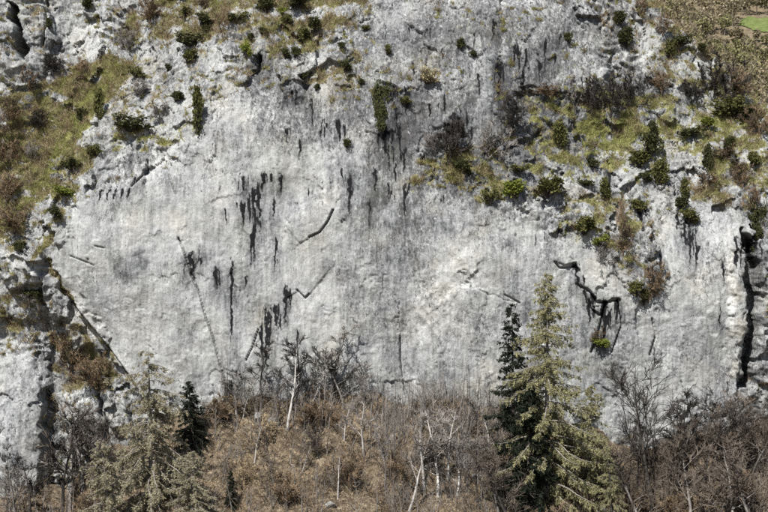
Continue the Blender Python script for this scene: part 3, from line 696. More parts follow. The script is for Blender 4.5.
# ------------------------------------------------------------------ evergreen bushes on the cliff: px, py (centre), width, height in photograph pixels, kind, foliage, label
EV = [
 (89,4,11,10,'r','dark_leaf','dark round evergreen bush on top of the white wall above the grassy gully'),
 (52,25,7,11,'r','dark_leaf','small black-green bush in the vertical crack of the white wall above the gully'),
 (99,107,10,24,'f','juniper','tall narrow juniper beside the gully, on its rocky rib'),
 (82,115,12,15,'r','dark_leaf','dark squat bush just below the tall narrow juniper of the rocky rib'),
 (131,124,28,14,'s','dark_leaf','wide low dark bush on the grass patch above the great slab'),
 (176,96,13,10,'r','dark_leaf','small dark bush up and to the side of the lone flame-shaped juniper'),
 (198,114,12,34,'f','juniper','lone tall flame-shaped juniper at the top edge of the great pale slab'),
 (95,150,13,10,'s','juniper','low bush on broken rock under the wide low dark bush'),
 (72,163,17,12,'s','dark_leaf','low dark bush on the rocky rib beside the grass ramp'),
 (64,190,22,10,'s','fresh_leaf','flat mid-green bush on the lower end of the rocky rib'),
 (56,213,12,12,'r','dark_leaf','dark bush where the rocky rib meets the great slab'),
 (22,246,14,11,'r','dark_leaf','dark bush at the foot of the grass ramp above white boulders'),
 (34,292,16,8,'s','dark_leaf','dark low bush in the notch beside the white rib at the image edge'),
 (186,12,12,9,'r','juniper','rounded bush on the upper terrace, above the paired bushes'),
 (202,20,14,12,'r','dark_leaf','upper one of a stacked pair of dark bushes on the upper terrace'),
 (206,29,9,9,'r','dark_leaf','lower one of a stacked pair of dark bushes on the upper terrace'),
 (190,40,24,12,'s','dark_leaf','broad flat dark bush in the middle of the upper terrace'),
 (188,56,15,14,'r','juniper','olive bush directly below the broad flat dark bush'),
 (168,68,7,7,'r','dark_leaf','tiny dark bush among pale boulders of the upper terrace'),
 (137,72,14,10,'s','juniper','low olive bush on the terrace edge above the grass patch'),
 (236,17,18,8,'s','juniper','flat olive bush on the grassy top, beside the bushy crest'),
 (251,37,7,8,'r','dark_leaf','small dark ball-shaped bush on a white rock step near the top'),
 (246,50,11,13,'r','fresh_leaf','olive-green bush just below the small ball on the white step'),
 (262,31,7,8,'r','dark_leaf','small dark bush between white steps near the top'),
 (266,6,18,12,'r','dark_leaf','large dark bush at the crest above the white rock steps'),
 (298,3,22,10,'r','dark_leaf','widest dark bush at the top edge of the cliff'),
 (288,20,12,9,'r','juniper','rounded bush under the two large crest bushes'),
 (283,11,9,8,'r','fresh_leaf','light green bush wedged between the crest bushes'),
 (315,25,13,12,'r','dark_leaf','dark bush beside the slanting white rock streak near the top'),
 (301,35,15,15,'r','juniper','olive bush above the twin bushes of the white step'),
 (285,53,9,9,'r','dark_leaf','first of twin dark bushes sitting on the white step'),
 (295,52,10,10,'r','dark_leaf','second of twin dark bushes on the white step, nearer the jagged white scar'),
 (304,77,8,7,'r','dark_leaf','small dark bush inside the jagged white scar'),
 (316,87,6,7,'r','dark_leaf','tiny dark bush at the lower tip of the jagged white scar'),
 (346,66,11,10,'r','dark_leaf','dark bush in the ochre patch of the upper wall'),
 (342,45,8,6,'r','dark_leaf','small bush at the top of the ochre patch'),
 (366,27,8,6,'s','juniper','isolated little bush high on bare grey wall beside the ochre patch'),
 (361,82,7,6,'r','dark_leaf','tiny bush at the edge of the ochre patch above the hanging ivy'),
 (387,50,7,9,'r','juniper','small olive bush on bare wall above the hanging ivy'),
 (347,143,8,9,'r','dark_leaf','single small bush on the bare wall below the hanging ivy'),
 (406,100,9,7,'s','juniper','small olive cushion beside the hanging ivy'),
 (461,44,9,11,'r','dark_leaf','dark bush alone on the upper wall beside the slanting groove'),
 (474,54,8,6,'r','dark_leaf','little bush below the slanting groove of the upper wall'),
 (427,76,14,14,'s','grass_dry','tawny dry cushion on the bare upper wall'),
 (519,168,15,8,'s','juniper','low olive bush on the ledge under the dark overhang'),
 (462,163,15,11,'s','dark_leaf','dark bush on the central grass patch'),
 (469,173,7,6,'r','dark_leaf','tiny dark bush beneath the central grass patch'),
 (490,196,12,15,'s','juniper','trailing bush at the lower tip of the central grass patch'),
 (516,190,22,15,'r','fresh_leaf','rounded light green bush on the brow of the slab, first of two neighbours'),
 (547,187,29,20,'r','juniper','large rounded olive bush on the brow of the slab, second of two neighbours'),
 (560,136,13,22,'f','juniper','single flame-shaped juniper on the grassy ledge'),
 (569,37,9,10,'r','dark_leaf','dark bush beside the upper white wall, above the leafless thicket'),
 (620,19,13,12,'r','dark_leaf','upper of two dark bushes in the white upper corner'),
 (626,38,18,18,'r','dark_leaf','lower and larger of two dark bushes in the white upper corner'),
 (680,40,22,11,'s','dark_leaf','broad dark bush below the ridge skyline'),
 (668,49,9,15,'s','juniper','narrow bush in a runnel of the white spur'),
 (702,48,9,7,'r','dark_leaf','small dark bush on the white spur near the skyline'),
 (735,88,9,18,'f','dark_leaf','dark upright bush on the skyline of the spur'),
 (731,107,28,17,'s','juniper','sprawling bright juniper at the end of the grassy ledge'),
 (746,113,17,15,'s','dark_leaf','dark juniper touching the sprawling bright one'),
 (707,123,15,9,'r','fresh_leaf','yellow-green cushion bush on the ledge above the pale slab'),
 (690,132,24,8,'s','dark_leaf','long low dark bush along the top of the pale slab'),
 (653,129,9,14,'r','dark_leaf','small dark bush on top of the big dark one beside the grass ledge'),
 (648,144,19,24,'r','dark_leaf','big dark bush between the grass ledge and the pale slab'),
 (639,160,20,14,'r','juniper','olive bush below the big dark bush'),
 (660,174,15,20,'f','juniper','pointed olive juniper at the foot of the pale slab'),
 (645,177,12,8,'r','dark_leaf','dark flat bush beside the pointed juniper'),
 (592,163,13,8,'r','dark_leaf','dark low bush at the lower edge of the grassy ledge'),
 (708,159,9,20,'f','dark_leaf','dark upright bush at the far side of the pale slab'),
 (729,145,13,16,'r','dark_leaf','dark bush on broken rock below the sprawling juniper'),
 (752,160,14,12,'r','juniper','olive bush on the broken shelf above the chimney'),
 (605,190,11,17,'f','juniper','small pointed juniper on bare rock below the grassy ledge'),
 (586,182,14,6,'s','dark_leaf','thin flat bush along a crack beside the small pointed juniper'),
 (583,225,21,18,'r','juniper','round olive bush above the stepped overhang'),
 (600,240,12,9,'s','fresh_leaf','light green cushion above the stepped overhang'),
 (637,205,15,11,'r','juniper','olive bush with a black streak running down beneath it'),
 (685,190,9,15,'f','juniper','pointed top bush of the cluster hanging over the right-hand wall'),
 (681,203,15,13,'r','dark_leaf','middle dark bush of the cluster hanging over the right-hand wall'),
 (688,216,18,12,'r','juniper','lowest bush of the cluster hanging over the right-hand wall'),
 (636,288,15,15,'r','juniper','green bush below the leafless brown bush near the stepped overhang'),
 (643,297,12,14,'r','dark_leaf','dark bush at the bottom of the brown vegetated strip'),
 (601,341,14,9,'s','fresh_leaf','mossy cushion on the lower lip of the stepped overhang'),
 (756,224,16,30,'h','dark_leaf','dark creeper spilling into the black chimney'),
 (381,104,14,31,'h','dark_leaf','hanging green ivy cushion on the bare upper wall'),
]
for i, (px, py, w, h, k, fol, lab) in enumerate(EV):
    hang = k == 'h'; p = on_cliff(px, py + (h * .46 if not hang else -h * .38))
    s = (DIST + p[1]) / DIST; W = w * K * s * 1.28; Hh = h * K * s * 1.2
    kd = {'r': ROUND, 'f': FLAME, 's': SPRAWL, 'h': HANG}[k][i % {'r': 4, 'f': 3, 's': 3, 'h': 1}[k]]
    ww = W * (1.35 if k == 'f' else 1.0)
    name = {'r': 'evergreen_bush', 'f': 'juniper', 's': 'evergreen_bush', 'h': 'ivy'}[k]
    p[1] -= W * (.16 if not hang else .10)
    if hang: q_ = on_cliff(px, py + h * .5); hang_tilt = -math.atan2(max(0., p[1] - q_[1] + .35), p[2] - q_[2])
    kd.stamp(name, p, (ww, ww * .8, Hh), rnd(-.7, .7) if not hang else 0, lab, 'ivy' if hang else 'juniper' if k == 'f' else 'bush', 'evergreen shrubs rooted on the cliff', {'foliage': M[fol]}, (rnd(-.1, .25), rnd(-.25, .25)) if k in 'rs' else (hang_tilt if hang else 0, rnd(-.06, .06)))

# leafless bushes on the cliff: px, foot py, width, height, twig material, label
BB = [
 (450,160,44,40,'twig_dark','dark leafless bush fanning out above the central grass patch'),
 (432,152,22,20,'twig_grey','small grey leafless bush at the edge of the central grass patch'),
 (488,155,34,32,'twig_grey','grey leafless bush at the upper end of the central grass patch'),
 (513,132,30,36,'twig_dark','dark leafless bush against the black-streaked wall under the overhang'),
 (549,98,30,14,'twig_brown','low brown leafless bush at the start of the grassy ledge'),
 (574,108,30,30,'twig_grey','first leafless tree of the dark thicket along the grassy ledge'),
 (592,112,32,36,'twig_dark','second leafless tree of the dark thicket along the grassy ledge'),
 (610,113,30,38,'twig_dark','third leafless tree of the dark thicket along the grassy ledge'),
 (628,108,32,36,'twig_dark','fourth and last leafless tree of the dark thicket along the grassy ledge'),
 (662,92,26,20,'twig_brown','brown leafless bush on the ledge beneath the white spur'),
 (692,100,24,20,'twig_dark','dark leafless bush at the foot of the large leafless ball-shaped tree'),
 (714,98,48,42,'twig_dark','large leafless ball-shaped tree in front of the white spur'),
 (742,100,30,30,'twig_brown','brown leafless bush at the edge of the spur beside the ball-shaped tree'),
 (760,135,30,30,'twig_brown','brown leafless bush at the far end of the ledge'),
 (722,160,30,18,'twig_brown','brown leafless bush on broken rock beyond the pale slab'),
 (742,186,30,24,'twig_brown','brown leafless bush on the shelf above the black chimney'),
 (704,186,22,14,'twig_brown','low brown leafless bush on the brow of the right-hand wall'),
 (620,232,16,34,'twig_brown','narrow brown leafless bush in the runnel below the flat rock'),
 (622,252,24,26,'twig_brown','rusty leafless bush lower down the same runnel'),
 (648,298,30,36,'twig_brown','big brown leafless bush above the crack of the right-hand wall'),
 (602,262,22,18,'twig_grey','grey leafless bush on the stepped overhang'),
 (70,372,36,34,'twig_brown','brown leafless bush in the niche beside the great slab, upper one'),
 (92,388,40,34,'twig_brown','brown leafless bush in the niche beside the great slab, lower one'),
 (58,348,28,24,'twig_brown','brown leafless bush at the top of the niche beside the great slab'),
 (150,22,30,24,'twig_brown','brown leafless bush at the head of the grassy gully'),
 (128,50,24,22,'twig_grey','grey leafless bush where the gully narrows'),
 (222,34,16,26,'twig_brown','brown leafless bush beside the stacked pair of dark bushes'),
 (140,96,24,16,'twig_grey','grey leafless bush among boulders beside the grass patch'),
 (160,120,24,18,'twig_grey','grey leafless bush on the grass patch above the great slab'),
 (84,78,26,18,'twig_brown','brown leafless bush on the gully grass below the white wall'),
 (55,72,30,18,'twig_dark','dark leafless bush under the white wall of the gully'),
 (30,90,30,22,'twig_brown','brown leafless bush beside the white outcrop at the image edge'),
 (12,128,34,26,'twig_brown','brown leafless bush in the shaded upper gully at the image edge'),
 (40,130,26,20,'twig_dark','dark leafless bush in the middle of the shaded gully'),
 (8,165,34,26,'twig_brown','brown leafless bush halfway down the shaded gully'),
 (32,160,20,18,'twig_grey','grey leafless bush on the edge of the grass ramp'),
 (6,200,32,26,'twig_brown','brown leafless bush low in the gully beside the grass ramp'),
 (14,232,36,24,'twig_brown','brown leafless bush at the bottom of the grass ramp'),
 (10,318,36,24,'twig_brown','brown leafless bush on the shelf above the smooth grey pillar'),
 (30,306,24,18,'twig_grey','grey leafless bush beside the shelf above the smooth grey pillar'),
 (205,8,22,16,'twig_brown','brown leafless bush on the crest above the stacked pair'),
 (640,14,24,20,'twig_brown','brown leafless bush on the ridge at the top of the white corner'),
 (662,34,24,18,'twig_brown','brown leafless bush on the ridge beside the broad dark bush'),
 (598,346,16,18,'twig_brown','brown leafless bush under the stepped overhang'),
 (755,206,20,22,'twig_brown','brown leafless bush at the head of the black chimney'),
]
for i, (px, fy, w, h, tw, lab) in enumerate(BB):
    p = on_cliff(px, fy); s = (DIST + p[1]) / DIST; W = w * K * s; Hh = h * K * s
    kd = THICKETS[i % 3]; p[1] -= .25
    kd.stamp('leafless_bush', p, (W / 3.6, W / 4.2, Hh / 3.6), rnd(0, 6.28), lab, 'bush', 'leafless bushes on the cliff', {'crown': M[tw], 'trunk': M['bark_dark'] if tw == 'twig_dark' else M[tw]})

# ------------------------------------------------------------------ trees of the slope below
def at_ground(px, y):
    s = (DIST + y) / DIST; x = (px - 384) * K * s; return np.array([x, y, float(ground_z(np.array(x), np.array(y)))])
def top_z(py, y): return CZ + (256 - py) * K * (DIST + y) / DIST
def grow(kd, H0, name, px, y, top, label, cat, group, wide=1.0, rz=None, mats=None, tilt=(0, 0)):
    p = at_ground(px, y); Hh = top_z(top, y) - p[2]; f = Hh / H0
    return kd.stamp(name, p, (f * wide, f * wide, f), rnd(0, 6.28) if rz is None else rz, label, cat, group, mats, tilt)
LARCH_A = conifer_kind('larch', 'bark_grey', 'twig_grey', seed=101, H=28, half=7.4, n_br=350, droop=.6, twigs=30, tuft=13, needle=.27, gaps=.45, hang=1.1, profile=.68, irregular=.62, aniso=.15)
LARCH_B = conifer_kind('larch_grey', 'bark_grey', 'twig_grey', seed=103, H=24, half=8.6, n_br=190, droop=.85, twigs=28, tuft=14, needle=.30, gaps=.2, hang=1.3, profile=.62, top_thin=.26, irregular=.45, aniso=.14)
LARCH_C = conifer_kind('larch', 'bark_grey', 'twig_grey', seed=105, H=16, half=5.2, n_br=155, droop=.65, twigs=24, tuft=14, needle=.27, gaps=.4, hang=.9, profile=.6, irregular=.5, aniso=.15)
SPRUCE = conifer_kind('spruce', 'bark_dark', 'twig_dark', seed=107, H=18, half=3.8, n_br=150, droop=.5, twigs=18, tuft=12, needle=.26, gaps=.2, hang=.6, profile=.8, irregular=.4)
SPRUCE_B = conifer_kind('spruce', 'bark_dark', 'twig_dark', seed=109, H=12, half=4.0, n_br=140, droop=.5, twigs=20, tuft=12, needle=.26, gaps=.1, hang=.6, profile=.7, irregular=.3)
g = 'conifers in front of the cliff'
grow(LARCH_A, 28, 'larch_tree', 545, -12, 273, 'tallest olive-green conifer standing in front of the stepped overhang', 'tree', g, 1.1, 1.0)
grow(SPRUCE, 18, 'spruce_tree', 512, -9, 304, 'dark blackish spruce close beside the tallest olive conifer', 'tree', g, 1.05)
grow(LARCH_B, 24, 'larch_tree', 150, -13, 347, 'pale drooping conifer with a sparse twisted top beside a dark spruce', 'tree', g, 1.2, .4)
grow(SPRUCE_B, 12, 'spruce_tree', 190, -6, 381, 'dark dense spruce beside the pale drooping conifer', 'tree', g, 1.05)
grow(LARCH_C, 16, 'larch_tree', 588, -9, 385, 'loose yellowish conifer between the tallest conifer and the black forked tree', 'tree', g, 1.0)
grow(LARCH_C, 16, 'larch_tree', 190, -18, 452, 'low olive-grey young conifer under the dark dense spruce', 'tree', g, 1.5, 2.0, {'needles': M['larch_grey']})
grow(LARCH_C, 16, 'larch_tree', 112, -17, 440, 'broad pale young conifer on the outer side of the pale drooping conifer', 'tree', g, 1.2, 4.0, {'needles': M['larch_grey']})
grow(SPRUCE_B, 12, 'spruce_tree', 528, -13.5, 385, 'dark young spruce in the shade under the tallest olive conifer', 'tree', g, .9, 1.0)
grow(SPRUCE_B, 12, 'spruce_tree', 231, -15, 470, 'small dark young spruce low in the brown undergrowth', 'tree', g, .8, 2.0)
grow(LARCH_C, 16, 'larch_tree', 612, -14, 452, 'small yellowish conifer beside the black forked tree', 'tree', g, .85, 3.0)
grow(BIG_TREE, 12, 'bare_tree', 656, -10, 378, 'black forked leafless tree in front of the pale right-hand wall', 'tree', 'bare trees below the cliff', 1.0, 1.2, {'trunk': M['bark_dark'], 'crown': M['twig_dark']}, (0, -.04))

ORD = 'first second third fourth fifth sixth seventh eighth ninth tenth eleventh twelfth thirteenth fourteenth fifteenth sixteenth seventeenth eighteenth'.split()
def row(items, where, thing='leafless tree', name='bare_tree'):
    n = len(items)
    for j, (px, y, top, kind, bk, tw, extra) in enumerate(sorted(items)):
        lab = f'{extra} bare tree, {ORD[j]} from left of {n} {where}'
        kd = SAPLINGS[kind]
        grow(kd, 7, name, px, y, top, lab, 'tree', 'bare trees below the cliff', rnd(1.15, 1.5), None, {'trunk': M[bk], 'crown': M[tw]}, (rnd(-.06, .06), rnd(-.08, .08)))
P_, G_, D_ = 'bark_pale', 'bark_grey', 'bark_dark'
row([(6,-5,452,0,D_,'twig_dark','dark slim'),(20,-7,468,3,G_,'twig_grey','grey low'),(32,-6,455,4,D_,'twig_dark','dark')], 'in front of the grey pillar')
row([(62,-4,412,1,D_,'twig_dark','dark'),(70,-5,420,2,G_,'twig_umber','leaning'),(80,-4,405,5,G_,'twig_grey','grey leaning'),(92,-6,418,1,D_,'twig_dark','dark thin'),(100,-4,408,3,G_,'twig_umber','brown')], 'before the black recess')
row([(226,-1,376,4,D_,'twig_grey','thin dark'),(236,-3,372,3,P_,'twig_dark','pale-stemmed dense'),(243,-3,378,3,P_,'twig_grey','pale-stemmed'),(262,-2,345,1,D_,'twig_dark','dark leaning'),(277,-4,378,2,D_,'twig_grey','dark low'),
     (287,-5,344,0,P_,'twig_dark','tall pale-trunked'),(294,-3,342,4,D_,'twig_dark','tall dark-trunked'),(311,-1.5,334,5,P_,'twig_dark','open-crowned'),(332,-1,328,1,D_,'twig_grey','dark slender'),(345,-2,350,3,G_,'twig_dark','dense grey'),(356,-2,365,3,G_,'twig_grey','bushy grey'),(372,-3,385,2,G_,'twig_grey','low')],
    'under the V-shaped flake scar')
row([(254,-9,425,4,P_,'twig_umber','pale'),(344,-8,402,1,P_,'twig_grey','white-stemmed'),(364,-9,396,0,P_,'twig_grey','white straight'),(338,-16,455,2,P_,'twig_umber','white low'),(300,-12,432,5,G_,'twig_umber','brown'),(275,-14,450,3,G_,'twig_umber','brown bushy'),(318,-10,420,3,G_,'twig_dark','dark bushy'),(385,-11,425,3,G_,'twig_grey','grey bushy')],
    'low in the brown undergrowth')
row([(392,-2,398,3,G_,'twig_dark','dark'),(402,-4,402,1,P_,'twig_grey','pale'),(412,-3,400,3,G_,'twig_dark','dark dense'),(421,-6,408,0,P_,'twig_grey','pale straight'),(429,-3,402,5,G_,'twig_dark','dark twiggy'),(436,-7,412,4,P_,'twig_grey','white-stemmed'),(443,-5,405,1,P_,'twig_grey','pale slim'),(450,-8,415,0,P_,'twig_grey','white slim'),
     (456,-4,408,3,G_,'twig_dark','dark bushy'),(463,-7,418,2,P_,'twig_umber','pale leaning'),(472,-3,402,5,G_,'twig_grey','grey'),(481,-5,398,2,G_,'twig_dark','arching dark'),(489,-7,412,1,P_,'twig_grey','pale short'),(497,-4,405,3,D_,'twig_dark','dark')],
    'in the grey thicket by the spruce')
row([(408,-15,440,2,P_,'twig_umber','pale'),(424,-13,415,0,P_,'twig_grey','tall pale'),(436,-14,405,5,P_,'twig_grey','tall white forked'),(447,-12,410,4,P_,'twig_grey','tall white'),(455,-14,438,5,P_,'twig_grey','white'),(478,-15,442,4,D_,'twig_umber','dark'),(500,-16,450,0,G_,'twig_umber','grey'),(515,-18,455,3,D_,'twig_umber','brown bushy')],
    'at bottom edge before grey thicket')
row([(636,-6,420,4,D_,'twig_dark','dark thin'),(645,-14,452,3,G_,'twig_umber','brown'),(668,-5,405,1,D_,'twig_dark','dark slim'),(677,-8,420,3,G_,'twig_umber','brown bushy'),(686,-5,398,0,D_,'twig_dark','dark straight'),(695,-4,392,4,D_,'twig_dark','dark tall'),(703,-7,408,3,G_,'twig_umber','brown'),(712,-5,400,5,D_,'twig_dark','dark spreading'),
     (720,-8,412,3,G_,'twig_umber','brown dense'),(728,-5,398,2,G_,'twig_dark','dark'),(737,-7,402,3,G_,'twig_umber','brown twiggy'),(745,-4,392,1,G_,'twig_grey','grey slim'),(752,-8,410,5,G_,'twig_umber','brown spreading'),(760,-5,395,3,D_,'twig_dark','dark dense'),(768,-6,402,0,G_,'twig_umber','brown')],
    'in brown thicket below the chimney')
row([(690,-16,448,3,G_,'twig_umber','brown'),(712,-17,440,5,D_,'twig_umber','dark'),(735,-15,445,1,P_,'twig_umber','pale-stemmed'),(758,-17,442,3,G_,'twig_umber','brown dense')], 'at bottom edge below brown thicket')

# low leafless bushes of the slope
sb = 0
for px, y, w, h, tw, lab in [(215,-4,34,26,'twig_brown','brown leafless bush at the foot of the slab beside the dark dense spruce'),(268,-7,34,24,'twig_tan','tan leafless bush below the leaning dark tree'),(305,-6,36,26,'twig_brown','brown leafless bush at the brow of the slope under the flake scar'),
    (330,-6,30,24,'twig_brown','brown leafless bush beside the open-crowned tree'),(245,-12,36,28,'twig_tan','tan leafless bush in front of the small dark young spruce'),(290,-16,40,30,'twig_brown','wide brown leafless bush at the bottom edge under the tall pale-trunked tree'),
    (350,-14,36,30,'twig_brown','brown leafless bush at the bottom edge beside the white low tree'),(395,-12,38,30,'twig_brown','brown leafless bush at the near edge of the grey thicket'),(425,-11,34,26,'twig_grey','grey leafless bush inside the grey thicket'),(470,-11,36,28,'twig_grey','grey leafless bush at the back of the grey thicket'),
    (565,-17,40,32,'twig_brown','brown leafless bush at the foot of the tallest olive conifer'),(640,-11,36,30,'twig_brown','brown leafless bush beside the trunk of the black forked tree'),(670,-12,40,34,'twig_brown','wide brown leafless bush behind the black forked tree'),(700,-12,38,30,'twig_tan','tan leafless bush in the brown thicket'),(740,-12,40,32,'twig_brown','brown leafless bush in the corner of the brown thicket'),
    (48,-7,30,30,'twig_dark','dark leafless bush at the foot of the black recess'),(12,-10,34,24,'twig_brown','brown leafless bush at the foot of the smooth grey pillar'),(85,-9,34,30,'twig_brown','brown leafless bush between the recess and the pale drooping conifer'),(615,-18,36,26,'twig_tan','tan leafless bush at the bottom edge beside the black forked tree')]:
    p = at_ground(px, y); s = (DIST + y) / DIST; W = w * K * s; sb += 1
    THICKETS[sb % 3].stamp('leafless_bush', p, (W / 3.6, W / 3.6, h * K * s / 3.4), rnd(0, 6.28), lab, 'bush', 'leafless bushes of the slope', {'crown': M[tw], 'trunk': M[tw]})

# ------------------------------------------------------------------ boulders lying on the slope
def boulder(px, y, size, seed, label):
    import bmesh
    bm = bmesh.new(); bmesh.ops.create_icosphere(bm, subdivisions=4, radius=1); r = random.Random(seed)
    pl = [(unit(np.array([r.gauss(0, 1), r.gauss(0, 1), r.gauss(0, 1)])), r.uniform(.55, .9)) for _ in range(14)]
    for v in bm.verts:
        c = np.array(v.co)
        for n, d in pl:
            e = c @ n - d
            if e > 0: c = c - n * e * .92
        v.co = c * np.array([1.25, .9, .75]) * size
    me = bpy.data.meshes.new('boulder'); bm.to_mesh(me); bm.free()
    me.materials.append(M['boulder']); o = bpy.data.objects.new('boulder', me); COL.objects.link(o)
    p = at_ground(px, y); o.location = (p[0], p[1], p[2] + size * .2); o.rotation_euler = (r.uniform(-.3, .3), r.uniform(-.3, .3), r.uniform(0, 6))
    tag(o, label, 'boulder', 'boulders on the slope')
def plain_rock():
    m, nt, b = mat('boulder_limestone'); t = NT(nt); p = t.pos()
    c = t.ramp(t.noise(p, 2.2, 7, .72), (.3, (.10, .10, .09)), (.5, (.23, .225, .21)), (.7, (.38, .37, .35)))
    t.lk(c, b.inputs['Base Color']); t.lk(t.bump(t.noise(p, 5, 7, .7), .12), b.inputs['Normal']); return m
M['boulder'] = plain_rock()
for i, (px, y, s, lab) in enumerate([(222,-1.2,.9,'pale boulder at the foot of the slab beside the dark dense spruce'),(258,-3,.8,'pale boulder under the dark leaning tree'),(272,-4,.55,'small pale boulder beside the larger one under the leaning tree'),(462,-11,.8,'pale boulder inside the grey thicket'),(476,-12,.5,'small pale boulder beside the larger one in the grey thicket'),
    (330,-17,.6,'pale boulder at the bottom edge beside the white low tree'),(600,-11,.9,'pale boulder beneath the loose yellowish conifer'),(440,-17,.5,'small pale boulder at the bottom edge in front of the grey thicket')]): boulder(px, y, s, i, lab)

# ------------------------------------------------------------------ stuff: turf, dry grass, undergrowth, leaf litter, far wood
rng = np.random.default_rng(11)
def blades(P, length, width, m, name, label, per=4, lean=.5):
    n = len(P); B = np.repeat(P, per, 0) + rng.normal(size=(n * per, 3)) * np.array([.10, .06, .03]); k = len(B)
    d = np.stack([rng.normal(size=k) * lean, -np.abs(rng.normal(size=k)) * lean - .15, rng.uniform(.35, 1, k)], 1); d /= np.linalg.norm(d, axis=1, keepdims=True)
    L = (length * rng.uniform(.5, 1.5, k))[:, None]; e = np.stack([rng.normal(size=k), rng.normal(size=k), rng.normal(size=k) * .2], 1); e /= np.linalg.norm(e, axis=1, keepdims=True)
    tip = B + d * L; tip[:, 2] -= L[:, 0] * .15
    V = np.stack([B - e * width, B + e * width, tip], 1).reshape(-1, 3)
    return tag(mesh_np(name, V, np.arange(k * 3).reshape(-1, 3), m), label, kind='stuff')
flat = D.ravel(); vm = vegm.ravel(); gr = green.ravel(); inview = (PX.ravel() > -15) & (PX.ravel() < 783) & (PY.ravel() > -15) & used
gn_ = fbm(WX * .8, WZ * .8, 3, 140).ravel()
w1 = np.where(inview, smooth(.5, .85, vm) * np.clip(gr + gn_ * .9, 0, 1), 0); w2 = np.where(inview, smooth(.42, .8, vm) * np.clip(1.1 - gr - gn_ * .7, 0, 1), 0)
def pick(w, n): return rng.choice(len(w), n, replace=False, p=w / w.sum())
cv = np.stack([WX.ravel(), flat, WZ.ravel()], 1)
blades(cv[pick(w1, 24000)], .36, .034, M['grass_green'], 'turf', 'yellow-green turf on the cliff ledges and gully ramp')
blades(cv[pick(w2, 20000)], .40, .028, M['grass_dry'], 'dry_grass', 'tawny dry grass in cracks and on cliff ledges')
# twiggy heath among the ledges
def stems(P, L, r, m, name, label, lean=.6, toward=.35):
    n = len(P); d = np.stack([rng.normal(size=n) * lean, rng.normal(size=n) * lean - toward, rng.uniform(.4, 1, n)], 1); d /= np.linalg.norm(d, axis=1, keepdims=True)
    LL = (L * rng.uniform(.4, 1.5, n))[:, None]; b = rng.normal(size=(n, 3)) * .25
    d2 = d + b; d2 /= np.linalg.norm(d2, axis=1, keepdims=True)
    T = Tubes(); P2 = P + d * LL * .5 + d2 * LL * .5
    T.d[(2, 3)] = [(np.stack([P[i], P2[i]]), np.array([r, r * .4])) for i in range(n)]
    return tag(mesh_np(name, *T.arrays(), m), label, kind='stuff')
w3 = np.where(inview, smooth(.4, .7, vm) * np.clip(.25 - gn_ * 1.3 + (1 - gr) * .5, 0, 1), 0)
c4 = cv[pick(w3, 1500)]; c4 = np.repeat(c4, 10, 0) + rng.normal(size=(15000, 3)) * np.array([.25, .1, .14])
stems(c4, .6, .017, M['twig_tan'], 'tan_scrub', 'tan dry scrub scattered over the ledges')
c3 = cv[pick(w3, 2200)]; c3 = np.repeat(c3, 9, 0) + rng.normal(size=(19800, 3)) * np.array([.28, .1, .16])
stems(c3, .75, .018, M['twig_brown'], 'heath', 'brown twiggy heath scattered over the ledges')
def slope_pts(n, pxa, pxb, ya, yb):
    y = rng.uniform(ya, yb, n); x = (rng.uniform(pxa, pxb, n) - 384) * K * (DIST + y) / DIST; return np.stack([x, y, ground_z(x, y)], 1)
def clumped(n, k, spread, *a):
    c = slope_pts(n, *a); q = np.repeat(c, k, 0); q[:, :2] += rng.normal(size=(n * k, 2)) * spread; q[:, 2] = ground_z(q[:, 0], q[:, 1]) - .05; return q
def thick(q, lo=-.25):
    n_ = fbm(q[:, 0] * .22, q[:, 1] * .3, 3, 150); return q[n_ > lo + rng.normal(size=len(q)) * .15]
stems(thick(clumped(850, 15, .45, -10, 778, -24, -.1), -.05), 1.8, .019, M['twig_brown'], 'undergrowth', 'brown leafless undergrowth covering the slope', .75, .05)
stems(clumped(420, 11, .5, -10, 640, -24, -.1), .9, .018, M['twig_tan'], 'bramble', 'tan dry brambles among the undergrowth', 1.0, .1)
stems(np.concatenate([clumped(220, 13, .4, -10, 778, -24, .3), clumped(150, 11, .4, 380, 520, -16, .3)]), 2.3, .017, M['twig_grey'], 'brushwood', 'grey brushwood among the undergrowth', .35, .05)
stems(np.concatenate([thick(clumped(900, 17, .4, -10, 778, -24, .3), .1), clumped(110, 15, .4, 630, 778, -18, .3)]), 2.1, .022, M['twig_dark'], 'dark_brush', 'dark brush standing in for shadow among the undergrowth', .6, .05)  # dark stems added to read as shadow in the brush
def poles(n, pxa, pxb, ya, yb, H, m, name, label):
    b = slope_pts(n, pxa, pxb, ya, yb); T = Tubes(); L_ = []
    for q in b:
        h = H * rng.uniform(.55, 1.25); d = np.array([rng.normal() * .12, rng.normal() * .12, 1.]); tip = q + d * h; mid = (q + tip) / 2 + rng.normal(size=3) * .1
        T.add([q - [0, 0, .3], mid, tip], [.062, .042, .012], 4)
        for k in range(9):
            t = rng.uniform(.35, .95); o = q + (tip - q) * t; e = np.array([rng.normal(), rng.normal(), rng.uniform(.3, 1.6)]); e /= np.linalg.norm(e); l = h * rng.uniform(.12, .3) * (1.25 - t)
            e2 = o + e * l; T.add([o, e2], [.016, .006], 3)
            for _ in range(2):
                o2 = o + e * l * rng.uniform(.3, .9); f = e + rng.normal(size=3) * .6; T.add([o2, o2 + f * l * .5], [.011, .005], 3)
    return tag(mesh_name_fix(mesh_np(name, *T.arrays(), m)), label, kind='stuff')
def mesh_name_fix(o): return o
poles(110, 195, 520, -7, -.2, 4.2, M['twig_grey'], 'grey_sapling_thicket', 'grey haze of thin saplings along the cliff foot')
poles(70, 385, 525, -16, -1, 4.6, M['bark_grey'], 'grey_pole_thicket', 'dense grey thicket of thin poles beside the dark spruce')
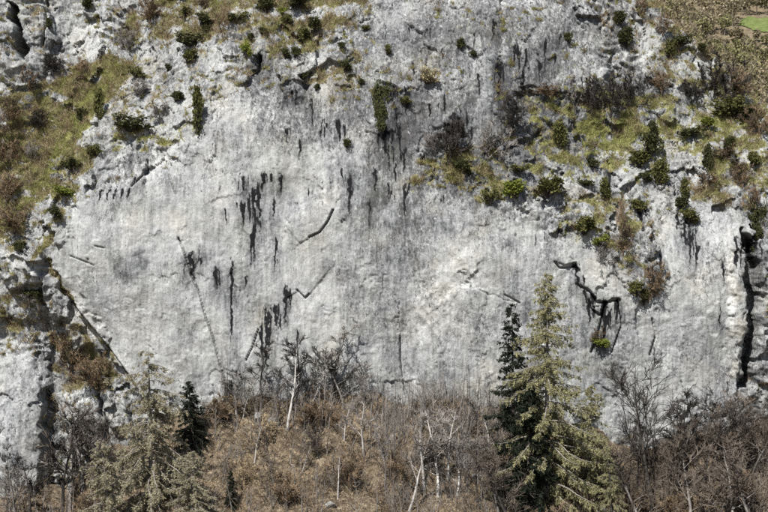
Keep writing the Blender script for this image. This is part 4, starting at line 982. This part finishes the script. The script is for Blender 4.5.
poles(170, 625, 778, -14, -.5, 4.8, M['twig_umber'], 'brown_sapling_thicket', 'dense brown thicket of thin saplings below the chimney')
poles(70, -10, 110, -12, -1, 4.0, M['twig_grey'], 'pillar_sapling_thicket', 'thin saplings around the foot of the grey pillar')
poles(60, 200, 560, -20, -5, 3.4, M['bark_grey'], 'tan_sapling_thicket', 'pale thin saplings in the undergrowth')
lp = slope_pts(42000, -12, 780, -25, 0); lp[:, 2] += .03 + np.abs(rng.normal(size=len(lp))) * .06
V, F = tri_leaves(lp, .16, .38, .2); tag(mesh_np('leaf_litter', V, F, M['litter']), 'brown dead leaves lying on the slope', kind='stuff')
gp = clumped(1500, 4, .3, 200, 560, -22, -.5); blades(gp, .45, .022, M['grass_dry'], 'withered_grass', 'withered grass between the trees of the slope', 4, .4)

# far wood
def far_wood(name, label, spots, m, leafm):
    (tv, tf), (c_, cf) = FAR
    VV, FF, b = [], [], 0; LV = []
    for px, py in spots:
        p = on_hill(px, py); f = rnd(.9, 1.7) * (.4 if px > 715 and 36 < py < 64 else 1); a = rnd(0, 6.28); rot = np.array([[cos(a), -sin(a), 0], [sin(a), cos(a), 0], [0, 0, 1]])
        for v, q in ((tv, tf), (c_, cf)):
            VV.append(v @ rot.T * f + p); FF.append(q + b); b += len(v)
        n = 130; g_ = rng.normal(size=(n, 3)); g_ /= np.linalg.norm(g_, axis=1, keepdims=True)
        LV.append(p + np.array([0, 0, 4.4 * f]) + g_ * np.array([2.4, 2.4, 2.3]) * f * rng.uniform(.5, 1, (n, 1)))
    o = tag(mesh_np(name, np.concatenate(VV), np.concatenate(FF), m), label, kind='stuff')
    if leafm:
        V, F = tri_leaves(np.concatenate(LV), .8, .4, .1); tag(mesh_np(name + '_leaves', V, F, leafm), label + ', remaining leaves', kind='stuff')
FAR = bare_tree(seed=200, H=7, limbs=3, spread=.9, dense=.22, twig_r=.05, trunk_r=.12)
def wood_spots(n):
    o = []
    while len(o) < n:
        px, py = rnd(630, 790), rnd(-25, 150)
        if 741 < px < 795 and 17 < py < 35: continue
        o.append((px, py))
    for i in range(34): o.append((rnd(722, 790), rnd(1, 16)))
    for i in range(int(n * .55)): o.append((rnd(790, 960), rnd(-25, 150)))
    return o
M['far_twig'] = bark('far_wood_twigs', [(.3, (.09, .07, .05)), (.5, (.18, .15, .11)), (.7, (.30, .26, .2))], .3)
M['far_leaf'] = leafy('far_wood_leaves', [(.3, (.09, .075, .045)), (.5, (.21, .175, .105)), (.7, (.36, .31, .21))], .3, .2)
M['far_olive'] = leafy('far_wood_olive_leaves', [(.3, (.065, .068, .03)), (.5, (.16, .155, .07)), (.7, (.30, .28, .14))], .3, .2)
far_wood('far_forest', 'brown leafless wood on the far hillside', wood_spots(330), M['far_twig'], M['far_leaf'])
far_wood('far_olive_forest', 'olive tinged wood on the far hillside', wood_spots(170), M['far_twig'], M['far_olive'])
